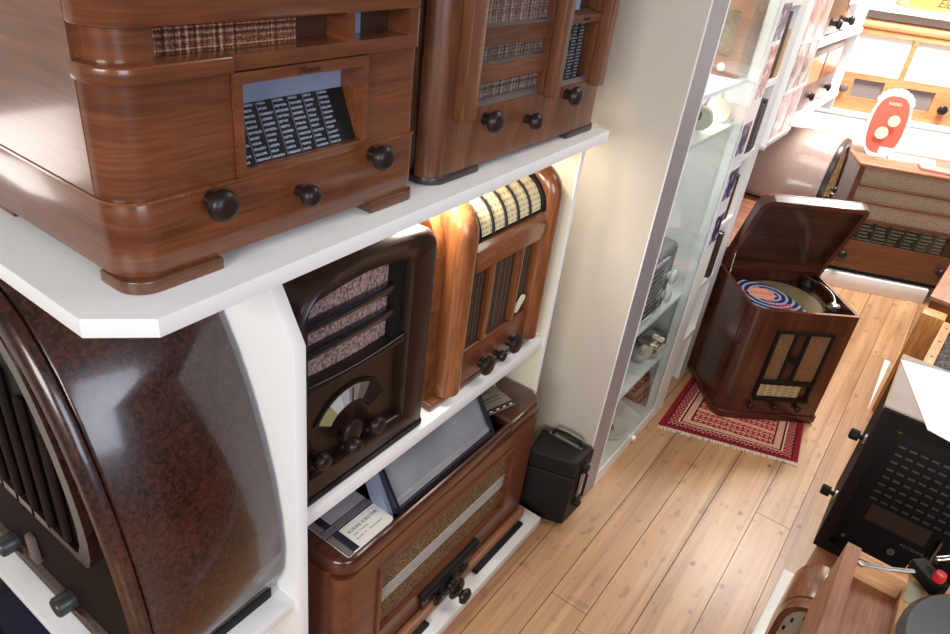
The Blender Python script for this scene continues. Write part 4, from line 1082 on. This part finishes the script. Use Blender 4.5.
MB().box(-.6, .98, .03, .34, 0, .0195).build('plinth', M['grey'], cb)
for a, b_ in ((-.615, -.075), (-.069, .465), (.471, .995)):
    MB().box(a, b_, -.008, -.0005, .03, .865, .002).build('door', M['white'], cb)
def radio_light():
    t = thing('table_radio', 'pale oak radio with long grey scale and white cloth standing on the white cupboard', 'radio', at7(0, -0.46, 0.8955), RB)
    x0, x1, H = -.29, .40, .44
    MB().plate('y', 0, .03, x0, x1, .0, H, [(x0 + .02, .026, .205, H - .03), (.05, x1 - .02, .205, H - .03), (-.20, -.035, .075, .175), (.085, .24, .06, .165)]).build('front', W['palex'], t)
    MB().box(x0, x1, .0305, .27, 0, H).build('case', W['palex'], t)
    MB().box(x0 + .0205, .0255, .018, .030, .2055, H - .0305).build('speaker_cloth', M['paper'], t)
    MB().box(.0505, x1 - .0205, .018, .030, .2055, H - .0305).build('speaker_cloth', M['paper'], t)
    MB().box(-.1995, -.0355, .016, .030, .0755, .1745).build('station_scale', M['grey'], t)
    MB().box(.0855, .2395, .016, .030, .0605, .1645).build('station_scale', M['grey'], t)
    knob(t, .30, .085, .027, 0, .035); knob(t, -.245, .12, .024, 0, .03, M['dust'])
    MB().box(x0 - .01, x1 + .01, -.008, .28, H, H + .03, .006).build('top', W['palex'], t)
radio_light()
sh = MB().box(-.62, 1.0, -.16, .09, 0, .03).build('wall_board', M['white'], None, loc=at7(0, -0.62 - .085, 1.42), rz=RB)
tag(sh, 'white shelf board on the far wall above the pale oak radio', 'shelf')
t = thing('table_radio', 'pale radio with dark script above the far shelf, cut by the top right corner', 'radio', at7(0.2, -0.56, 1.4505), RB)
MB().box(-.25, .30, 0, .20, 0, .3, .01).build('case', W['oakx'], t)
MB().box(-.20, .26, -.004, .0005, .09, .27).build('speaker_cloth', M['beigecloth'], t)
text('lettering', 'Elektra', .06, M['ink'], t, Matrix.Translation((-.02, -.001, .045)) @ FRONT, .3)
# oval red sign
def sign():
    t = thing('oval_sign', 'upright oval orange red sign with white scalloped top on the large console radio', 'sign', at7(-.02, -.20, .7318), RB)
    tilt = Matrix.Translation((0, 0, .006)) @ Matrix.Rotation(-.10, 4, 'X')
    def oval(a, b_, n=40, scal=False):
        P = []
        for i in range(n):
            th = 2 * PI * i / n
            e = 4.0
            x = a * math.copysign(abs(math.cos(th)) ** (2 / e * 1.4), math.cos(th)); z = b_ * math.copysign(abs(math.sin(th)) ** (2 / e * 1.6), math.sin(th))
            P.append((x, z + .160))
        return P
    MB().prism(oval(.104, .165), 'y', 0, .006, mat=tilt).build('white_border', M['paper'], t)
    MB().prism([(p[0] * .88, (p[1] - .160) * .93 + .160) for p in oval(.104, .165)], 'y', -.0008, -.0002, mat=tilt).build('red_field', M['red'], t)
    sc = MB()
    for i in range(9):
        a = PI * (i + .3) / 9.0; sc.lathe([(.017, 0), (.017, .005)], (.082 * math.cos(a), .004, .275 + .062 * math.sin(a)), (0, 1, 0), 14)
    bmesh.ops.transform(sc.bm, matrix=tilt, verts=sc.bm.verts); sc.build('scalloped_edge', M['paper'], t)
    for x, z, r in ((-.020, .125, .034), (.018, .195, .031)):
        MB().lathe([(r, 0), (r, .0006)], (x, -.0009, z), (0, -1, 0), 24).build('white_roundel', M['ivory'], t)
    text('lettering', 'RADIO', .022, M['ivory'], t, tilt @ Matrix.Translation((0, -.0014, .272)) @ FRONT, 0, .0003)
    MB().box(.0, .085, -.004, -.001, .004, .045, mat=tilt).build('white_tab', M['paper'], t)
    MB().box(-.05, .05, -.02, .05, 0.0, .004).build('foot', M['paper'], t)
sign()
c = MB().box(-.075, .075, -.05, .05, 0, .012, .002).build('pink_booklet', M['pink'], None, loc=at7(.255, -.10, .7315), rz=RB - .15)
tag(c, 'small pink booklet lying at the front edge of the large console radio', 'booklet')
c = MB().prism([(-.13, -.07), (.12, -.05), (.16, .07), (-.10, .08)], 'z', 0, .003).build('paper_sheet', M['paper'], None, loc=at7(.17, -.24, .7315), rz=RB)
tag(c, 'white paper sheet on the large console radio behind the pink booklet', 'paper')

# ------------------------------------------------------------------ right side: low table and what stands on it
tbl = thing('display_table', 'low brown wooden display table along the right edge of the aisle', 'table', (0.5, 1.5, 0))
def PT(b, n, m, par=tbl, o=Vector((0.5, 1.5, 0))):
    ob = b.build(n, m, par); ob.data.transform(Matrix.Translation(-o)); return ob
edge = [(0.055, 0.70), (0.076, 1.185), (0.084, 1.37), (0.100, 1.526), (0.123, 1.80), (0.130, 2.34), (0.95, 2.34), (0.95, 0.70)]
PT(MB().prism(edge, 'z', 0.425, 0.45, .003), 'tabletop', W['rosey'])
for x, y in ((.16, .78), (.90, .78), (.20, 2.26), (.90, 2.26)): PT(MB().box(x - .025, x + .025, y - .025, y + .025, 0, .4245), 'leg', W['backz'])
PT(MB().box(.16, .90, .76, .79, .34, .4245), 'apron', W['backx']); PT(MB().box(.185, .205, .80, 2.24, .34, .4245), 'apron', W['backy'])
c = MB().box(-.035, .035, -.62, .62, 0, .07, .002).build('white_plinth', M['white'], None, loc=(0.092, 1.245, 0.0), rz=-.03)
tag(c, 'white plinth board lying on the floor below the right-hand table, nearest the camera', 'plinth')
c = MB().prism([(-.011, .27), (.014, .27), (.0, -.26)], 'z', 0, .004).build('paper_strip', M['paper'], None, loc=(0.131, 3.36, 0.0005))
tag(c, 'narrow white tapering strip on the floor at the right, between gramophone and dusty radio', 'paper')

def radio_back():
    t = thing('table_radio', 'table radio with dusty grey top turned to show its black perforated back, right edge', 'radio', (0.094, 1.575, 0.4505))
    Wd, D, H = 0.46, 0.285, 0.432
    MB().plate('y', 0, D, 0, Wd, 0, H, [(.026, Wd - .026, .03, H - .026)]).build('case', M['softblk'], t)
    MB().box(-.001, Wd + .001, .006, D + .001, H + .0003, H + .006, .002).build('top', M['dustgrey'], t)
    MB().box(-.0025, -.0012, .006, D + .001, H - .004, H + .0062).build('edge_strip', W['oaky'], t)
    bb = MB().box(.0265, Wd - .0265, .018, .022, .0305, H - .0265).build('back_board', M['matteblk'], t)
    v = MB()
    for r in range(8):
        for k in range(15):
            x = .060 + k * .0225 + (r % 2) * .0; z = .348 - r * .0225
            v.box(x, x + .015, .0145, .0178, z, z + .0045)
    vv = v.build('vent_louvres', plain('louvre_catch_light', rgb(74, 68, 64), .5), bb)  # paler lip colour stands for the catch-light along the vent edges
    MB().box(.07, .20, .0165, .0179, .128, .178).build('rating_label', plain('brown_label', rgb(58, 40, 34), .5), bb)
    MB().prism([(.04, .385), (.12, .385), (.14, .395), (.18, .395), (.18, .402), (.04, .402)], 'y', .014, .0179).build('upper_flap', M['softblk'], bb)
    for x, z in ((.05, .055), (.41, .055), (.05, .385), (.41, .385)): MB().lathe([(.0055, 0), (.005, .003), (0, .004)], (x, .0178, z), (0, -1, 0), 14).build('screw', M['brass'], bb)
    for x in (.15, .20, .25): MB().lathe([(.008, 0), (.008, .006), (.004, .0061), (.004, .003)], (x, .0178, .075), (0, -1, 0), 16).build('socket', M['dust'], bb)
    text('lettering', 'ANTENNE  ERDE', .011, M['dust'], bb, Matrix.Translation((.20, .0176, .105)) @ FRONT, 0, .0002)
    MB().box(.222, .226, .008, .0178, .10, .165, mat=None).build('mains_prong', M['steel'], bb)
    # knobs on its left side
    for y, z in ((.070, .298), (.066, .118)):
        MB().lathe([(.006, 0), (.006, .014), (.013, .0145), (.014, .032), (.010, .036), (0, .0365)], (-.0005, y, z), (-1, 0, 0), 20).build('knob', M['matteblk'], t)
        MB().lathe([(.013, 0), (.012, .004)], (-.0004, y, z), (-1, 0, 0), 20).build('knob_collar', M['steel'], t)
radio_back()
c = MB().prism([(-.086, .120), (.10, .165), (.20, .10), (.20, -.20), (.004, -.150)], 'z', 0, .0015).build('paper_sheet', M['paper'], None, loc=(0.176, 1.700, 0.8892))
tag(c, 'white paper sheet lying on the dusty grey top of the radio at the right edge', 'paper')

# far right boxes on the floor
rb = thing('wooden_case', 'reddish brown wooden case standing on the floor in front of the far plinth at right', 'case', (0.42, 3.55, 0), math.radians(-4))
MB().box(-.24, .30, -.28, .30, 0.01, .50, .004).build('case', W['walnutz'], rb)
MB().box(-.25, .31, -.29, .31, .5005, .52, .004).build('top', W['rosey'], rb)
for x, y in ((-.2, -.24), (.26, -.24), (-.2, .26), (.26, .26)): MB().box(x - .02, x + .02, y - .02, y + .02, 0, .0098).build('foot', M['matteblk'], rb)
ob = thing('speaker_cabinet', 'pale plywood speaker cabinet with dark grille and brass screws at the right edge', 'loudspeaker', (0.415, 2.80, 0), math.radians(-4))
MB().box(-.21, .28, -.30, .30, 0.012, .455).build('case', W['plyz'], ob)
MB().plate('z', .4555, .50, -.21, .28, -.30, .30, [(-.178, .22, -.27, .26)]).build('rim', W['plyy'], ob)
MB().box(-.1775, .2195, -.2695, .2595, .456, .480).build('grille', M['greycloth'], ob)
for y in (-.2, -.05, .1, .24): MB().lathe([(.006, 0), (.005, .003), (0, .0035)], (-.194, y, .5002), (0, 0, 1), 14).build('screw', M['brass'], ob)
for x, y in ((-.17, -.26), (.24, -.26), (-.17, .26), (.24, .26)): MB().box(x - .02, x + .02, y - .02, y + .02, 0, .0118).build('foot', M['matteblk'], ob)
st_ = MB().box(-.045, .04, -.025, .05, 0, .50, .004).build('wooden_block', W['oakz'], None, loc=(0.19, 3.15, 0.0), rz=-.05)
tag(st_, 'pale upright wooden block on the floor beside the plywood speaker cabinet', 'block')

# mantel clock radio with rounded top
def mantel():
    t = thing('mantel_clock', 'small rounded walnut mantel clock with cream face at the bottom edge', 'clock', (0.0715, 1.175, 0.4505), 0)
    prof = [(.002, 0), (.143, 0)] + [(.0725 + .0705 * math.copysign(abs(math.cos(PI * k / 20)) ** .8, math.cos(PI * k / 20)), .128 + .074 * math.sin(PI * k / 20) ** .85) for k in range(21)]
    MB().prism(prof, 'y', .012, .115, .002).build('case', W['ambery'], t)
    inn = [(.0725 + (p[0] - .0725) * .93, .11 + (p[1] - .11) * .95) for p in prof]
    MB().prism(inn, 'y', .008, .0118).build('groove', M['matteblk'], t)
    face = [(.0725 + (p[0] - .0725) * .82, .115 + (p[1] - .115) * .90) for p in prof]
    MB().ringframe(prof, face, 'y', -.02, .0078).build('bezel', W['amberz'], t)
    fc = MB().prism([(p[0], p[1]) for p in face], 'y', -.004, .0076).build('clock_face', M['ivory'], t)
    for i in range(12):
        a = 2 * PI * i / 12; x, z = .0725 + .05 * math.sin(a), .105 + .058 * math.cos(a)
        MB().box(x - .0025, x + .0025, -.0052, -.0042, z - .006, z + .006).build('hour_mark', M['ink'], t)
    MB().box(.081, .084, -.0068, -.0058, .105, .148).build('hand', M['ink'], t); MB().box(.0725, .12, -.0068, -.0058, .1035, .1065).build('hand', M['ink'], t)
    MB().box(.098, .122, -.012, -.0054, .02, .15, .003).build('face_cheek', W['rosez'], t)
mantel()

# portable gramophone with record deck, open compartment at its side
def gramophone():
    t = thing('portable_gramophone', 'wooden portable gramophone with grey turntable and open side compartment, bottom right corner', 'gramophone', (0.2096, 0.540, 0.7108))
    # compartment (left) : floor and walls
    y0, y1 = 0.0, 0.70
    MB().box(-.128, .46, y0, y1, 0.0, .016).build('base_board', W['backy'], t)
    MB().box(-.120, .452, y0 + .01, y1 - .01, -.3245, -.0005, .003).build('lower_case', W['backx'], t)
    MB().prism([(-.128, .0165), (-.104, .0165), (-.096, .215), (-.124, .215)], 'y', y0, y1, .003).build('side_wall', W['rosey'], t)
    MB().box(-.1035, -.0022, y1 - .022, y1, .0165, .208, .002).build('end_wall', W['plyx'], t)
    MB().box(-.1035, -.002, y0, y0 + .02, .0165, .20, .002).build('end_wall', W['rosex'], t)
    MB().box(-.1035, -.0022, y0 + .0205, y1 - .0225, .146, .154).build('compartment_floor', W['rosey'], t)
    MB().box(-.0018, .46, y0, .77, .0165, .178, .002).build('motor_board', W['plyy'], t)
    ctr = (.190, .556)
    MB().lathe([(.190, 0), (.192, .006), (.190, .016)], (*ctr, .1785), (0, 0, 1), 64).build('platter_rim', M['chrome'], t)
    MB().lathe([(.191, 0), (.1925, .010), (.182, .024), (.12, .032), (.012, .033), (.004, .033), (.004, .041), (0, .0415)], (*ctr, .1947), (0, 0, 1), 64).build('platter', M['platter'], t)
    MB().box(.004, .034, .655, .725, .1783, .1793).build('brass_label', plain('grey_label', rgb(140, 132, 110), .4, metal=.4), t)
    m = Matrix.Translation((.034, .742, .1785)) @ Matrix.Rotation(-.75, 4, 'Z')
    MB().box(-.036, .036, -.018, .018, 0, .030, .004, mat=m).build('control_box', M['matteblk'], t)
    MB().lathe([(.011, 0), (.012, .012), (.010, .02), (0, .021)], m @ Vector((.020, -.002, .0302)), (0, 0, 1), 18).build('red_button', M['redknob'], t)
    MB().tube([(.030, .755, .209), (.034, .758, .235), (.055, .762, .250), (.10, .758, .254), (.20, .74, .254)], .006, 10).build('tone_arm', M['chrome'], t)
    MB().tube([(-.088, .665, .205), (-.05, .680, .209), (.004, .712, .213)], .004, 8).build('lid_stay', M['steel'], t)
    MB().lathe([(.007, 0), (.007, .006), (0, .0065)], (-.088, .665, .202), (0, 0, 1), 14).build('stay_screw', M['steel'], t)
    MB().lathe([(.008, 0), (.007, .004), (0, .005)], (-.05, .12, .1542), (0, 0, 1), 14).build('screw', M['brass'], t)
    for o_ in t.children: o_.data.transform(Matrix.Scale(0.8, 4))
gramophone()

# ------------------------------------------------------------------ lights
def area(name, loc, target, sx, sy, power, col):
    l = bpy.data.lights.new(name, 'AREA'); l.shape = 'RECTANGLE'; l.size = sx; l.size_y = sy; l.energy = power; l.color = col
    o = bpy.data.objects.new(name, l); COL.objects.link(o); o.location = loc
    d = Vector(target) - Vector(loc); o.rotation_euler = d.to_track_quat('-Z', 'Y').to_euler(); return o
area('window_daylight', (2.3, -0.4, 1.9), (-0.8, 1.0, 0.7), 1.3, 1.5, 50, (0.78, 0.85, 1.0))
area('shop_window', (0.7, -3.4, 2.3), (-0.5, 1.4, 0.9), 2.0, 1.6, 145, (1.0, 0.97, 0.93))
area('side_glint_light', (-1.49, 0.12, 1.19), (0.0, 0.12, 1.22), 0.20, 0.16, 0.5, (1.0, 0.92, 0.86))  # added unseen source, mirrored as a bright patch on the near radio's side
area('ceiling_lamp', (0.3, 2.3, 2.75), (0.1, 2.3, 0), 0.8, 1.6, 30, (1.0, 0.93, 0.84))
area('far_ceiling_lamp', at7(0.1, 0.10, 2.4), at7(0.1, -0.55, 0.9), 0.6, 0.4, 105, (1.0, 0.97, 0.93))
area('shelf_lamp', (-0.80, 1.06, 1.258), (-0.78, 1.07, 0.7), 0.10, 0.06, 5.0, (1.0, 0.91, 0.76))
area('shelf_lamp_end', (-0.90, 1.515, 1.255), (-0.86, 1.50, 0.7), 0.12, 0.02, 6.0, (1.0, 0.91, 0.76))
area('far_panel_fill', (-0.72, 2.12, 1.186), (-0.70, 2.3, 0.6), 0.18, 0.3, 2.4, (1.0, 0.98, 0.95))  # added under the shelf to whiten the cabinet's far panel
area('cabinet_lamp', (-0.80, 2.1, 2.25), (-0.8, 2.1, 0), 0.3, 0.4, 9, (1.0, 0.96, 0.9))

w = bpy.data.worlds.new('room_air'); SC.world = w; w.use_nodes = True
w.node_tree.nodes['Background'].inputs['Color'].default_value = (0.80, 0.82, 0.88, 1)
w.node_tree.nodes['Background'].inputs['Strength'].default_value = 0.16

# ------------------------------------------------------------------ camera
cam = bpy.data.cameras.new('camera'); co = bpy.data.objects.new('camera', cam); COL.objects.link(co)
co.location = (0, 0, 1.75); co.rotation_euler = (1.02240537, -0.11681999, 0.62942447)
cam.sensor_fit = 'HORIZONTAL'; cam.sensor_width = 36.0; cam.lens = 708.6 * 36.0 / 950.0
cam.clip_start = 0.02
SC.camera = co
SC.view_settings.view_transform = 'Standard'; SC.view_settings.look = 'None'
SC.view_settings.exposure = 0.0; SC.view_settings.gamma = 1.0; SC.view_settings.use_curve_mapping = False
